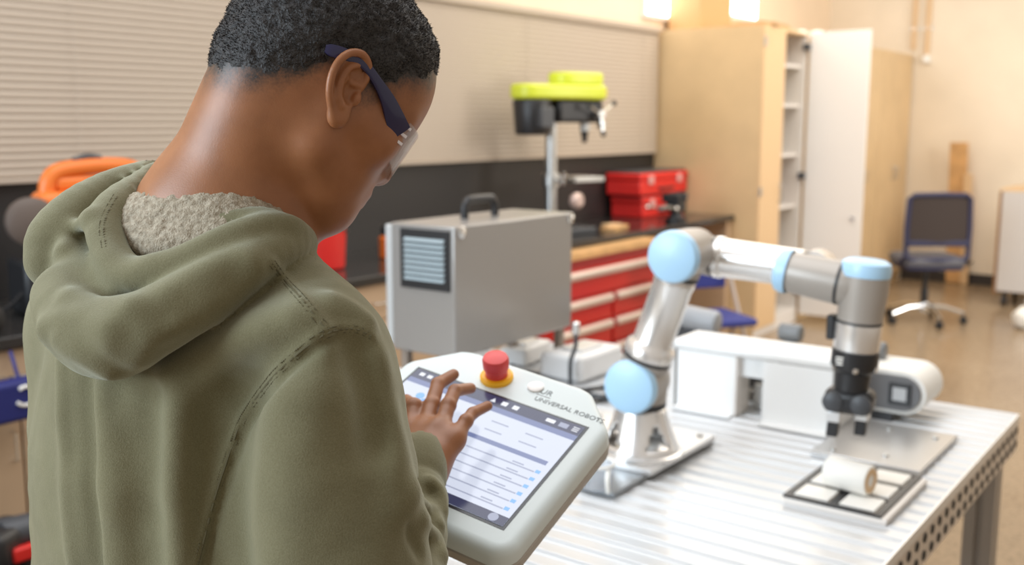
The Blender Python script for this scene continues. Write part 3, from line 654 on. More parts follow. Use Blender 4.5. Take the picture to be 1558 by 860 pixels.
# ------------------------------------------------------------------ robot arm
m_rgrey = mat('robot_grey_casting', (0.38, 0.345, 0.31), 0.42, 0.25)
m_rtube = mat('robot_satin_tube', (0.82, 0.80, 0.78), 0.26, 0.72)
m_rblue = mat('robot_blue_cap', (0.42, 0.66, 0.88), 0.35)
m_rring = mat('robot_black_ring', (0.02, 0.02, 0.022), 0.5)
def robot():
    bp = onz(974, 688, TZ+0.026); bx, by = bp[0], bp[1]
    B0 = np.array([bx, by, TZ])
    t = thing('industrial_robot', B0+zv*0.026, 'grey six-joint robot arm with light blue joint caps bolted to the table', 'robot arm')
    n = np.array([0.12, -0.993, 0]); n /= np.linalg.norm(n); m = np.array([-n[1], n[0], 0])
    def up(p, o=0.0): return onplane(p[0], p[1], B0+n*o, n)
    # pedestal: flared shell with triangular windows
    z0 = TZ+0.0265; zt = TZ+0.142
    N = 48; M = 12; vs = []; fs = []
    for k in range(M+1):
        f_ = k/M; z = z0+0.012+(zt-z0-0.012)*f_; r_ = 0.096*(1-f_)+0.060*f_-0.003*math.sin(math.pi*f_)
        for i in range(N): vs.append((bx+r_*math.cos(2*math.pi*i/N), by+r_*math.sin(2*math.pi*i/N), z))
    off = 10
    for k in range(M):
        for i in range(N):
            c = ((i+off) % 12)-6; f_ = (k+0.5)/M
            if 0.18 < f_ < 0.68 and abs(c+0.5) < 2.9*(0.76-f_)/0.58: continue
            j = (i+1) % N; fs.append((k*N+i, k*N+j, (k+1)*N+j, (k+1)*N+i))
    ped = MB().add(vs, fs).build('pedestal', m_rtube, t, smooth=True)
    sd = ped.modifiers.new('thick', 'SOLIDIFY'); sd.thickness = 0.007; sd.offset = -1
    MB().lathe((bx, by, z0), zv, [(0, 0.104), (0.010, 0.104), (0.013, 0.098)], 40).build('base_flange', m_rtube, ped, smooth=True)
    MB().lathe((bx, by, zt-0.002), zv, [(0, 0.059), (0.012, 0.061), (0.016, 0.061)], 36).build('joint_ring', m_rring, t, smooth=True)
    # shoulder housing
    sc = np.array([bx, by, TZ+0.205])
    MB().lathe((bx, by, zt+0.013), zv, [(0, 0.060), (0.02, 0.062), (0.05, 0.062), (0.085, 0.056), (0.10, 0.045)], 36).lathe(sc-n*0.058, n, [(0, 0.045), (0.012, 0.056), (0.05, 0.062), (0.105, 0.0625), (0.118, 0.0625)], 40).build('shoulder_housing', m_rgrey, t, smooth=True)
    def cap(p, ax, r_, name='joint_cap', h=0.026):
        return MB().lathe(p, ax, [(0, r_), (h*0.45, r_), (h*0.85, r_*0.93), (h, r_*0.80), (h+0.001, 0.0)], 40, caps=False).build(name, m_rblue, t, smooth=True)
    cap(sc+n*0.060, n, 0.0655)
    # upper arm
    e0 = up((1041, 386), 0.02); s0 = sc+n*0.02; a = (e0-s0)/np.linalg.norm(e0-s0); L = np.linalg.norm(e0-s0)
    MB().lathe(s0+a*0.045, a, [(0, 0.057), (0.018, 0.058), (0.022, 0.058)], 36).build('shoulder_collar', m_rgrey, t, smooth=True)
    MB().lathe(s0+a*0.064, a, [(0, 0.058), (0.008, 0.060), (0.011, 0.060)], 36).build('joint_ring', m_rring, t, smooth=True)
    ut = MB().lathe(s0+a*0.074, a, [(0, 0.060), (0.020, 0.0605), (0.026, 0.058), (0.034, 0.050), (0.040, 0.0475), (L-0.155, 0.0465), (L-0.15, 0.049), (L-0.125, 0.049), (L-0.122, 0.047)], 40).build('upper_arm', m_rtube, t, smooth=True)
    MB().lathe(e0-a*0.056, a, [(0, 0.050), (0.008, 0.052), (0.010, 0.052)], 36).build('joint_ring', m_rring, t, smooth=True)
    # elbow
    MB().lathe(e0-n*0.115, n, [(0, 0.030), (0.010, 0.043), (0.03, 0.052), (0.08, 0.056), (0.165, 0.058), (0.178, 0.058)], 40).lathe(e0-a*0.046, a, [(0, 0.051), (0.03, 0.052), (0.046, 0.048)], 36).build('elbow_housing', m_rgrey, t, smooth=True)
    cap(e0+n*0.060, n, 0.060)
    # forearm
    of = -0.065
    f0 = up((1041, 384), of); f1 = up((1235, 411), of); g = (f1-f0)/np.linalg.norm(f1-f0); LF = np.linalg.norm(f1-f0)
    MB().lathe(f0+g*0.02, g, [(0, 0.044), (0.03, 0.046), (0.055, 0.048)], 36).build('elbow_collar', m_rgrey, t, smooth=True)
    MB().lathe(f0+g*0.072, g, [(0, 0.0475), (0.008, 0.049), (0.010, 0.049)], 36).build('joint_ring', m_rring, t, smooth=True)
    MB().lathe(f0+g*0.080, g, [(0, 0.049), (0.016, 0.049), (0.020, 0.0455), (LF-0.125, 0.0435), (LF-0.10, 0.0435)], 40).build('forearm', m_rtube, t, smooth=True)
    # wrist one: end housing behind, body in front with a cap on its left end
    w0 = f1-n*0.0
    MB().lathe(w0-n*0.105, n, [(0, 0.024), (0.01, 0.036), (0.03, 0.041), (0.10, 0.042)], 36).build('forearm_end', m_rtube, t, smooth=True)
    of2 = -0.02
    c1 = up((1199, 413), of2); c2 = up((1276, 430), of2); gw = (c2-c1)/np.linalg.norm(c2-c1); LW = np.linalg.norm(c2-c1)
    MB().lathe(c1, gw, [(0, 0.043), (0.01, 0.045), (LW*0.7, 0.0475), (LW, 0.048)], 36).build('wrist_housing', m_rgrey, t, smooth=True)
    MB().lathe(c1+gw*0.004, -gw, [(0, 0.0495), (0.012, 0.050), (0.024, 0.046), (0.030, 0.036), (0.031, 0.0)], 36, caps=False).build('joint_cap', m_rblue, t, smooth=True)
    MB().lathe(c2-gw*0.002, gw, [(0, 0.047), (0.004, 0.049), (0.009, 0.049)], 36).build('joint_ring', m_rring, t, smooth=True)
    # wrist two: upright housing
    v0 = up((1317, 415), of2); v1 = up((1308, 487), of2); gv = (v1-v0)/np.linalg.norm(v1-v0); LV = np.linalg.norm(v1-v0)
    MB().lathe(c2+gw*0.006, gw, [(0, 0.048), (0.03, 0.047), (0.055, 0.036)], 36).lathe(v0, gv, [(0, 0.0515), (LV*0.4, 0.0515), (LV*0.8, 0.0480), (LV, 0.0480)], 40).build('wrist_housing', m_rgrey, t, smooth=True)
    MB().lathe(v0+gv*0.006, -gv, [(0, 0.0525), (0.014, 0.0535), (0.028, 0.050), (0.034, 0.040), (0.035, 0.0)], 40, caps=False).build('joint_cap', m_rblue, t, smooth=True)
    MB().lathe(v1-gv*0.002, gv, [(0, 0.047), (0.003, 0.0485), (0.008, 0.0485)], 36).build('joint_ring', m_rring, t, smooth=True)
    MB().lathe(v1+gv*0.006, gv, [(0, 0.0485), (0.055, 0.0485), (0.060, 0.047)], 40).build('tool_flange', m_rtube, t, smooth=True)
    # cable clip beside the flange
    MB().box(v1+gv*0.02-m*0.056, (0.018, 0.03, 0.055)).build('cable_clip', m_dark, t, bevel=0.004)
    # gripper: a thing held by the arm but bolted on, kept as a part tree
    g0 = v1+gv*0.066
    gr = MB().lathe(g0, gv, [(0, 0.050), (0.036, 0.050), (0.044, 0.045), (0.05, 0.038), (0.085, 0.036), (0.09, 0.036)], 36).build('gripper_body', m_dark, t, smooth=True)
    gr['label'] = 'black electric gripper body'
    for k in range(6):
        aa = math.radians(60*k+15); e = m*math.cos(aa)+n*math.sin(aa)
        MB().lathe(g0+gv*0.038+e*0.047, e, [(0, 0.006), (0.004, 0.006), (0.005, 0.0)], 12, caps=False).build('bolt', m_chrome, gr, smooth=True)
    for q_, (a_, w_) in enumerate(((-0.020, 0.022), (-0.017, 0.028), (-0.020, 0.018))):
        MB().box(g0+gv*(0.012+0.007*q_)+n*0.0465+m*a_, (w_, 0.002, 0.0035), axes=(m, n, gv)).build('print_mark', m_paper, gr)
    k0 = g0+gv*0.085
    MB().box(k0+gv*0.030, (0.105, 0.066, 0.056), axes=(m, n, gv)).build('knuckle_block', m_dark, t, bevel=0.018, seg=3)
    for s in (-1, 1): MB().lathe(k0+gv*0.03+m*s*0.030+n*0.022, n, [(0, 0.022), (0.014, 0.022), (0.018, 0.016), (0.0185, 0)], 20, caps=False).build('knuckle_cap', m_dark2, t, smooth=True)
    for s, off_ in ((-1, 0.010), (1, -0.03)):
        p = k0+gv*0.062+m*s*0.026+n*off_
        fg = MB().box(p+gv*0.030, (0.024, 0.026, 0.042), axes=(m, n, gv)).build('finger', m_dark, t, bevel=0.003)
        MB().box(p+gv*0.004, (0.030, 0.030, 0.026), axes=(m, n, gv)).build('finger_mount', m_alu, fg, bevel=0.003)
    return t
# robot mounting plate; the added grey sheet stands in for the table recess
t = thing('recess_plate', (-1.27, 2.1, TZ), 'large grey plate standing in for the table recess under the robot and the cup', 'plate')
m_plate = mat('recess_plate_grey', (0.30, 0.32, 0.34), 0.30, 0.6)
MB().span((-1.62, 1.86, TZ+0.0005), (-1.105, 2.36, TZ+0.012)).build('sheet', m_plate, t, bevel=0.002)
t2 = thing('robot_mount_plate', (-1.25, 2.17, TZ+0.0125), 'light aluminium mounting plate directly under the robot pedestal', 'plate')
MB().span((-1.45, 2.0, TZ+0.0125), (-1.09, 2.34, TZ+0.026)).build('sheet', m_alu, t2, bevel=0.002)
for x in (-1.42, -1.12):
    for y in (2.03, 2.31): MB().lathe((x, y, TZ+0.026), zv, [(0, 0.008), (0.006, 0.008), (0.0065, 0)], 12, caps=False).build('bolt', m_steel, t2, smooth=True)
robot()

# ------------------------------------------------------------------ conveyor and its white cover
def conveyor():
    y0, y1 = 2.80, 3.0
    t = thing('mini_conveyor', (-1.1, 2.9, TZ), 'small white belt conveyor with dark grey side plate and rounded end', 'conveyor')
    z0, z1, xe, xs = TZ+0.028, TZ+0.148, -0.70, -1.46
    r_ = (z1-z0)/2; zc = (z0+z1)/2
    poly = [(xs, z0), (xe-r_, z0)]+[(xe-r_+r_*math.cos(a), zc+r_*math.sin(a)) for a in np.linspace(-math.pi/2, math.pi/2, 12)][1:-1]+[(xe-r_, z1), (xs, z1)]
    MB().prism((0, y0+0.012, 0), (1, 0, 0), (0, 0, 1), (0, 1, 0), poly, y1-y0-0.024).build('belt', m_paper, t, smooth=True)
    r2 = r_-0.012
    poly2 = [(xs, zc-r2), (xe-r_, zc-r2)]+[(xe-r_+r2*math.cos(a), zc+r2*math.sin(a)) for a in np.linspace(-math.pi/2, math.pi/2, 12)][1:-1]+[(xe-r_, zc+r2), (xs, zc+r2)]
    m_side = mat('dark_grey_side_plate', (0.14, 0.14, 0.145), 0.45)
    for y in (y0, y1-0.012): MB().prism((0, y, 0), (1, 0, 0), (0, 0, 1), (0, 1, 0), poly2, 0.012).build('side_plate', m_side, t)
    MB().box((xe-r_-0.005, y0-0.003, zc), (0.06, 0.006, 0.062)).build('display_bezel', m_dark, t, bevel=0.008)
    MB().box((xe-r_-0.005, y0-0.0065, zc), (0.036, 0.002, 0.036)).build('display', mat('grey_display', (0.45, 0.46, 0.47), 0.3), t)
    for x in (-1.4, -0.82):
        MB().span((x-0.03, y0+0.02, TZ+0.0005), (x+0.03, y1-0.02, z0+0.002)).build('foot', m_dark2, t)
    MB().cyl((-1.20, y1+0.02, z1+0.025), (-1.13, y1+0.02, z1+0.025), 0.028, n=20, bev=0.006).span((-1.18, y1, z1-0.05), (-1.15, y1+0.04, z1+0.02)).build('guide_knob', mat('knob_grey', (0.16, 0.17, 0.18), 0.4), t, smooth=True)
    MB().cyl((-0.89, y1-0.06, z1+0.02), (-0.85, y1-0.06, z1+0.02), 0.028, n=18, bev=0.004).span((-0.88, y1-0.08, z1-0.01), (-0.86, y1-0.04, z1)).build('guide_knob', mat('knob_grey', (0.16, 0.17, 0.18), 0.4), t, smooth=True)
conveyor()
def cover():
    m_cov = mat('white_sheet_cover', (0.84, 0.85, 0.85), 0.45)
    t = thing('conveyor_cover', (-1.12, 2.64, TZ), 'white bent-sheet cover with a square opening in front of the conveyor', 'cover')
    y, yb, zt = 2.61, 2.76, TZ+0.172
    th_ = 0.006
    MB().span((-1.345, y, TZ+0.0005), (-1.165, y+th_, zt)).build('front_panel', m_cov, t, bevel=0.002)
    MB().span((-1.075, y-0.004, TZ+0.0005), (-0.885, y+th_-0.004, zt)).build('front_panel', m_cov, t, bevel=0.002)
    MB().span((-1.165, y+0.028, TZ+0.112), (-1.075, y+0.034, zt)).build('bridge_panel', m_cov, t, bevel=0.001)
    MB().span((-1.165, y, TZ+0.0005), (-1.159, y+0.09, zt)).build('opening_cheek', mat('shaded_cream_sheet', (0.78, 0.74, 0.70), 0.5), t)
    MB().span((-1.081, y, TZ+0.0005), (-1.075, y+0.09, zt)).build('opening_cheek', m_cov, t)
    MB().span((-1.36, y-0.006, zt), (-0.875, yb, zt+0.03)).build('top_panel', m_cov, t, bevel=0.012, seg=3)
    MB().span((-1.35, yb-0.006, TZ+0.16), (-0.88, yb, zt)).build('back_lip', m_cov, t)
    MB().span((-1.36, y, TZ+0.0005), (-1.354, yb, zt)).build('end_panel', m_cov, t)
    MB().span((-0.881, y, TZ+0.0005), (-0.875, yb, zt)).build('end_panel', m_cov, t)
    MB().span((-1.345, y-0.035, TZ+0.0005), (-1.165, y, TZ+0.004)).build('foot_flange', m_cov, t)
    MB().span((-1.075, y-0.045, TZ+0.0005), (-0.885, y-0.004, TZ+0.004)).build('foot_flange', m_cov, t)
    # workpiece seen through the opening
    w = thing('workpiece', (-1.11, 2.72, TZ), 'small orange-brown part standing inside the cover opening', 'part')
    MB().span((-1.115, 2.70, TZ+0.0005), (-1.085, 2.75, TZ+0.05)).build('block', m_tan2, w, bevel=0.003)
    MB().span((-1.15, 2.71, TZ+0.0005), (-1.12, 2.74, TZ+0.075)).build('upright', m_steel, w, bevel=0.003)
cover()

# flat plate with bolts
t = thing('fixture_plate', (-0.73, 2.58, TZ), 'bare aluminium fixture plate with bolts below the gripper', 'plate')
MB().span((-0.865, 2.405, TZ+0.0005), (-0.60, 2.755, TZ+0.014)).build('sheet', mat('satin_fixture_plate', (0.52, 0.51, 0.50), 0.28, 0.7), t, bevel=0.002)
for x, y in ((-0.70, 2.47), (-0.76, 2.70), (-0.64, 2.69), (-0.82, 2.44)):
    MB().lathe((x, y, TZ+0.014), zv, [(0, 0.008), (0.005, 0.008), (0.0055, 0)], 12, caps=False).build('bolt', m_steel, t, smooth=True)

# tray with white pockets
def tray():
    x0, x1, y0, y1 = -0.795, -0.585, 2.055, 2.36
    t = thing('block_tray', ((x0+x1)/2, (y0+y1)/2, TZ), 'black-framed tray with six white blocks on a white base plate', 'tray')
    MB().span((x0, y0, TZ+0.0005), (x1+0.012, y1, TZ+0.014)).build('base', mat('cream_tray_base', (0.80, 0.76, 0.72), 0.5), t, bevel=0.002)
    xs = (x0, x0+0.013, (x0+x1)/2-0.007, (x0+x1)/2+0.007, x1-0.013, x1); ys = [y0, y0+0.013]
    ph_ = (y1-y0-0.013)/3
    fr = MB()
    for a, b_ in ((xs[0], xs[1]), (xs[2], xs[3]), (xs[4], xs[5])): fr.span((a, y0, TZ+0.014), (b_, y1, TZ+0.020))
    for k in range(4):
        ya = y0+ph_*k
        for a, b_ in ((xs[1], xs[2]), (xs[3], xs[4])): fr.span((a, ya, TZ+0.014), (b_, ya+0.013, TZ+0.020))
    fr.build('grid_frame', m_dark, t)
    for (a, b_) in ((xs[1], xs[2]), (xs[3], xs[4])):
        for k in range(3):
            ya = y0+ph_*k+0.013
            MB().span((a+0.005, ya+0.005, TZ+0.014), (b_-0.005, ya+ph_-0.018, TZ+0.022)).build('block', m_paper, t, bevel=0.002)
    c = thing('white_cylinder', (-0.69, 2.17, TZ+0.022), 'white plastic cylinder lying across the tray', 'cylinder')
    p0 = np.array([-0.735, 2.165, TZ+0.0225+0.034]); p1 = np.array([-0.638, 2.150, TZ+0.0225+0.034]); ax = (p1-p0)/np.linalg.norm(p1-p0)
    MB().lathe(p0, ax, [(0, 0.031), (0.003, 0.034), (0.095, 0.034), (0.099, 0.031)], 32).build('body', m_paper, c, smooth=True)
    MB().lathe(p1-ax*0.001, ax, [(0, 0.027), (0.003, 0.027), (0.003, 0.014), (0.001, 0.013)], 28).build('end_disc', m_tan2, c, smooth=True)
tray()

# clear cup with a white stirrer
V = onz(908, 742, TZ+0.0125)
t = thing('clear_cup', V, 'clear plastic cup with white handle on the recess plate beside the tablet', 'cup')
m_clear = mat('frosted_clear_plastic', (0.80, 0.84, 0.90), 0.12, trans=0.85, alpha=0.75)
MB().lathe(V, zv, [(0, 0.030), (0.002, 0.033), (0.055, 0.040), (0.058, 0.041), (0.058, 0.038), (0.004, 0.031), (0.004, 0.0)], 28, caps=False).build('cup', m_clear, t, smooth=True)
MB().tube([V+np.array([0.0395*math.cos(a), 0.0395*math.sin(a), 0.058]) for a in np.linspace(0, 2*math.pi, 29)[:-1]], 0.0035, n=6, closed=True).build('rim', m_paper, t, smooth=True)
MB().tube(spline([V+np.array([0.036, -0.012, 0.05]), V+np.array([0.045, -0.03, 0.035]), V+np.array([0.043, -0.022, 0.004])], 5), 0.005).build('handle', m_paper, t, smooth=True)

# cables and white pieces behind the control box
def cables():
    rnd = random.Random(4)
    specs = [('coiled black cable lying on the table behind the control box', m_dark, 0.007, [(760, 590), (800, 592), (850, 596), (900, 592), (940, 584)], 0.01),
             ('thick black cable bending toward the robot foot', m_dark, 0.010, [(800, 612), (850, 606), (890, 602), (925, 606), (945, 598)], 0.01),
             ('thin grey cable looping in front of the post', m_dark2, 0.005, [(770, 572), (800, 566), (826, 572), (838, 584)], 0.012),
             ('dark cable running along the back of the plate', m_dark, 0.006, [(870, 600), (900, 612), (925, 600), (950, 605)], 0.008)]
    for lb, m, r_, pp, h_ in specs:
        pts = [onz(px, py, TZ+r_+0.001+(h_ if 0 < i < len(pp)-1 and h_ > 0.015 else 0)) for i, (px, py) in enumerate(pp)]
        t = tag(MB().tube(spline(pts, 6), r_, n=8).build('cable', m, None, smooth=True), lb, 'cable', 'cables on the table')
    # upright sensor whip beside the control box
    p = onz(868, 588, TZ)
    t = thing('signal_cable', p, 'upright dark lead with a silver plug right of the control box', 'cable')
    q1 = at(876, 503, 3.15)
    MB().tube(spline([p+zv*0.004, p+zv*0.08, q1-zv*0.05, q1], 5), 0.007).build('lead', m_dark2, t, smooth=True)
    MB().lathe(q1-zv*0.012, zv, [(0, 0.009), (0.004, 0.013), (0.035, 0.013), (0.04, 0.008)], 14).build('plug', m_chrome, t, smooth=True)
    m_wc = mat('white_fixture', (0.82, 0.83, 0.84), 0.4)
    def block(name, px, py, size, rz, lb, m=m_wc, extra=None):
        p = onz(px, py, TZ); t = thing(name, p, lb, 'fixture')
        MB().box(p+zv*(size[2]/2+0.0006), size, rz).build('body', m, t, bevel=min(size)*0.15)
        MB().box(p+zv*(size[2]+0.006), (size[0]*0.5, size[1]*0.5, 0.011), rz).build('cap', m_alu, t, bevel=0.002)
        return t
    block('white_terminal_box', 885, 568, (0.16, 0.26, 0.085), 0.0, 'white terminal box on the table between the control box and the robot')
    block('white_relay_box', 800, 548, (0.10, 0.20, 0.06), 0.15, 'low white relay box under the right end of the control box')
    block('white_sensor_block', 728, 556, (0.09, 0.12, 0.05), -0.2, 'small white sensor block under the middle of the control box')
    p = onz(1052, 545, TZ)
    t = thing('grey_motor_housing', p, 'rounded grey motor housing standing behind the conveyor cover at its left end', 'motor')
    MB().box(p+zv*0.055, (0.09, 0.07, 0.108)).build('stand', m_dark2, t, bevel=0.005)
    MB().cyl(p+zv*0.15+np.array([-0.09, 0.0, 0]), p+zv*0.135+np.array([0.10, 0.0, 0]), 0.042, n=24, bev=0.015).build('housing', mat('blue_grey_casting', (0.36, 0.38, 0.41), 0.4), t, smooth=True)
    # small coloured connectors left of the tablet
    p = onz(592, 570, TZ)
    t = thing('connector_bundle', p, 'bundle of small coloured connectors on the table corner left of the tablet', 'connector')
    for i, c in enumerate(((0.8, 0.72, 0.1), (0.85, 0.85, 0.8), (0.05, 0.05, 0.06), (0.7, 0.1, 0.1), (0.85, 0.85, 0.85))):
        MB().box(p+np.array([0.02*(i-2)+0.01, 0.015*((i*7) % 3-1), 0.0135]), (0.022, 0.04, 0.026), rz=0.4*i).build('connector', mat('connector_%d' % i, c, 0.5), t, bevel=0.003)
cables()

# ------------------------------------------------------------------ teach pendant
PTL, PTR, PBR = np.array(at(638, 565, 1.334)), np.array(at(890, 655, 1.2186)), np.array(at(765, 805, 1.0884))
pux = (PTR-PTL)/np.linalg.norm(PTR-PTL); _v = PTL-PTR
puy = (PTR-PBR); puy = puy-pux*(puy@pux); puy /= np.linalg.norm(puy); puz = np.cross(pux, puy)
SW, SH = np.linalg.norm(PTR-PTL), np.linalg.norm(PTR-PBR)
def PN(a, b_, c=0.0): return PTL+pux*a-puy*b_+puz*c          # a right, b down from the screen's top left, c out of the screen
def pendant():
    c = PN(SW/2, SH/2, -0.03); t = thing('teach_pendant', c, 'light grey touchscreen teach pendant with a red emergency stop button', 'tablet')
    m_case = mat('pale_grey_blue_case', (0.66, 0.75, 0.78), 0.36)
    m_back = mat('warm_grey_rim', (0.40, 0.37, 0.33), 0.5)
    W2, yb, ys, yt = SW/2+0.028, SH+0.036, -0.012, -0.072
    def out(g):
        P_ = []
        cx = SW/2; r_ = 0.024
        for (x, y, sx, sy) in ((W2, yb, 1, 1),):
            pass
        def arc(x, y, a0, a1, r_, n=6):
            for i in range(n+1):
                a = math.radians(a0+(a1-a0)*i/n); P_.append((x+math.cos(a)*(r_+g), y+math.sin(a)*(r_+g)))
        arc(cx+W2-0.026, yb-0.026, 90, 0, 0.026); arc(cx+W2-0.03, ys+0.012, 0, -48, 0.03)
        arc(cx+W2*0.50, yt+0.05, -60, -88, 0.05); arc(cx-W2*0.50, yt+0.05, -92, -120, 0.05)
        arc(cx-W2+0.03, ys+0.012, -132, -180, 0.03); arc(cx-W2+0.026, yb-0.026, 180, 90, 0.026)
        return P_
    o = PN(0, 0, 0)
    def ring(gs, nm, m):
        vs = []; fs = []; N = None
        for (g, h_) in gs:
            P_ = out(g); N = len(P_)
            vs += [PN(x, y, h_) for x, y in P_]
        for k in range(len(gs)-1):
            for i in range(N):
                j = (i+1) % N; fs.append((k*N+i, k*N+j, (k+1)*N+j, (k+1)*N+i))
        fs.append(tuple(range(N))); fs.append(tuple((len(gs)-1)*N+i for i in range(N)))
        return MB().add(vs, fs).build(nm, m, t, smooth=True)
    ring([(-0.014, 0.003), (-0.008, 0.0025), (-0.003, -0.001), (-0.0005, -0.007), (0.0, -0.014), (0.0, -0.020)], 'case', m_case)
    ring([(-0.002, -0.0195), (0.001, -0.022), (0.0, -0.034), (-0.006, -0.042), (-0.02, -0.046)], 'back_shell', m_back)
    # screen stack
    m_scr = mat('screen_white', (0.02, 0.02, 0.02), 0.15, emit=(0.78, 0.84, 1.0), estr=0.80)
    m_bar = mat('screen_navy', (0.01, 0.012, 0.03), 0.15, emit=(0.055, 0.065, 0.14), estr=0.6)
    m_sub = mat('screen_blue_bar', (0.01, 0.01, 0.03), 0.15, emit=(0.20, 0.25, 0.46), estr=0.8)
    m_lbl = mat('screen_light_blue', (0.01, 0.01, 0.03), 0.15, emit=(0.22, 0.50, 0.95), estr=0.9)
    m_gry = mat('screen_grey', (0.01, 0.01, 0.03), 0.15, emit=(0.42, 0.46, 0.60), estr=0.8)
    m_pan = mat('screen_panel', (0.02, 0.02, 0.02), 0.15, emit=(0.66, 0.74, 0.95), estr=0.80)
    m_wic = mat('screen_white_icon', (0.02, 0.02, 0.02), 0.15, emit=(0.9, 0.93, 1.0), estr=0.9)
    m_bez = mat('screen_bezel', (0.03, 0.035, 0.045), 0.2)
    def rect(nm, m, a0, b0, a1, b1, h_, par=None):
        return MB().add([PN(a0, b0, h_), PN(a1, b0, h_), PN(a1, b1, h_), PN(a0, b1, h_), PN(a0, b0, h_-0.0004), PN(a1, b0, h_-0.0004), PN(a1, b1, h_-0.0004), PN(a0, b1, h_-0.0004)],
                        [(0, 1, 2, 3), (4, 7, 6, 5), (0, 4, 5, 1), (1, 5, 6, 2), (2, 6, 7, 3), (3, 7, 4, 0)]).build(nm, m, par or t)
    rect('screen_bezel', m_bez, -0.004, -0.004, SW+0.004, SH+0.004, 0.0034)
    s = rect('screen', m_scr, 0, 0, SW, SH, 0.004)
    h = 0.0043
    rect('header_bar', m_bar, 0, 0, SW, 0.018, h, s); rect('sub_bar', m_sub, 0, 0.018, SW, 0.027, h, s)
    rect('footer_bar', m_bar, 0, SH-0.013, SW, SH, h, s)
    xm = SW*0.50
    rect('divider', m_pan, xm-0.0015, 0.03, xm, SH-0.016, h, s)
    for r_ in range(2):
        for c_ in range(2):
            rect('value_line', m_gry, xm+0.018+c_*0.048, 0.042+r_*0.016, xm+0.042+c_*0.048, 0.0437+r_*0.016, h, s)
    rect('section_bar', m_sub, xm+0.004, 0.073, SW-0.008, 0.080, h, s)
    for k in range(6):
        y = 0.090+k*0.0133
        rect('slider_track', m_gry, xm+0.016, y+0.0045, SW-0.014, y+0.0062, h, s)
        rect('slider_button', m_lbl, xm+0.006, y, xm+0.011, y+0.004, h, s)
        rect('slider_button', m_lbl, SW-0.013, y+0.001, SW-0.007, y+0.006, h, s)
        rect('value_line', m_gry, SW-0.045, y+0.0005, SW-0.03, y+0.0022, h, s)
    # robot picture in the left half: blue joints
    for (a, b_, r_) in ((0.035, 0.045, 0.006), (0.045, 0.052, 0.005), (0.070, 0.050, 0.006), (0.060, 0.075, 0.006)):
        MB().lathe(PN(a, b_, h-0.0006), puz, [(0, r_), (0.0006, r_), (0.0006, 0)], 12, caps=False).build('joint_icon', m_lbl, s)
    for (a, b_) in ((0.008, 0.005), (0.020, 0.005), (0.032, 0.005), (0.044, 0.005)):
        rect('menu_icon', m_wic, a, b_, a+0.007, b_+0.006, h+0.0003, s)
    for i, a in enumerate((0.118, 0.134, 0.150)):
        if i == 0: MB().add([PN(a, 0.012, h+0.0003), PN(a+0.008, 0.012, h+0.0003), PN(a+0.004, 0.0045, h+0.0003)], [(0, 1, 2)]).build('menu_icon', m_wic, s)
        else: rect('menu_icon', m_wic, a, 0.005, a+0.008, 0.012, h+0.0003, s)
    rect('menu_icon', m_wic, SW-0.048, 0.006, SW-0.036, 0.012, h+0.0003, s)
    rect('menu_icon', m_gry, SW-0.030, 0.005, SW-0.018, 0.013, h+0.0003, s)
    for k in range(3): rect('menu_icon', m_wic, SW-0.012, 0.005+k*0.0032, SW-0.004, 0.0062+k*0.0032, h+0.0003, s)
    for i, a in enumerate((SW*0.50, SW*0.50+0.016, SW*0.50+0.032)):
        MB().lathe(PN(a, SH-0.0065, h-0.0004), puz, [(0, 0.005), (0.0007, 0.005), (0.0007, 0.003 if i else 0.0)], 16, caps=False).build('play_icon', m_wic if i == 0 else m_gry, s)
    MB().lathe(PN(SW-0.016, SH-0.0065, h-0.0004), puz, [(0, 0.006), (0.0007, 0.006), (0.0007, 0)], 16, caps=False).build('play_icon', m_gry, s)
    # emergency stop
    e = PN(SW*0.405, -0.033, 0.003)
    b0 = MB().lathe(e, puz, [(0, 0.0215), (0.004, 0.0215), (0.006, 0.019)], 32).build('stop_collar', mat('signal_yellow', (0.95, 0.50, 0.01), 0.4), t, smooth=True)
    MB().lathe(e+puz*0.005, puz, [(0, 0.0145), (0.010, 0.0145), (0.012, 0.0165), (0.024, 0.0172), (0.028, 0.0155), (0.0295, 0.011), (0.030, 0)], 32, caps=False).build('stop_button', mat('stop_red', (0.72, 0.06, 0.06), 0.4), t, smooth=True)
    MB().lathe(PN(SW*0.625, -0.040, 0.002), puz, [(0, 0.0105), (0.003, 0.0105), (0.004, 0.009), (0.004, 0)], 24, caps=False).build('power_button', mat('white_button', (0.92, 0.92, 0.92), 0.2), t, smooth=True)
    m_ink = mat('grey_print', (0.16, 0.19, 0.21), 0.5)
    text_mesh('UNIVERSAL ROBOTS', 0.0105, m_ink, 'lettering', PN(SW*0.665, -0.018, 0.0031), pux, puy, puz, t)
    text_mesh('UR', 0.0135, m_ink, 'emblem_letters', PN(SW*0.66, -0.033, 0.0031), pux, puy, puz, t)
    MB().add([PN(SW*0.655, -0.030, 0.0031), PN(SW*0.655+0.020, -0.030, 0.0031), PN(SW*0.655+0.020, -0.0287, 0.0031), PN(SW*0.655, -0.0287, 0.0031)], [(0, 1, 2, 3)]).build('emblem_bar', m_ink, t)
pendant()
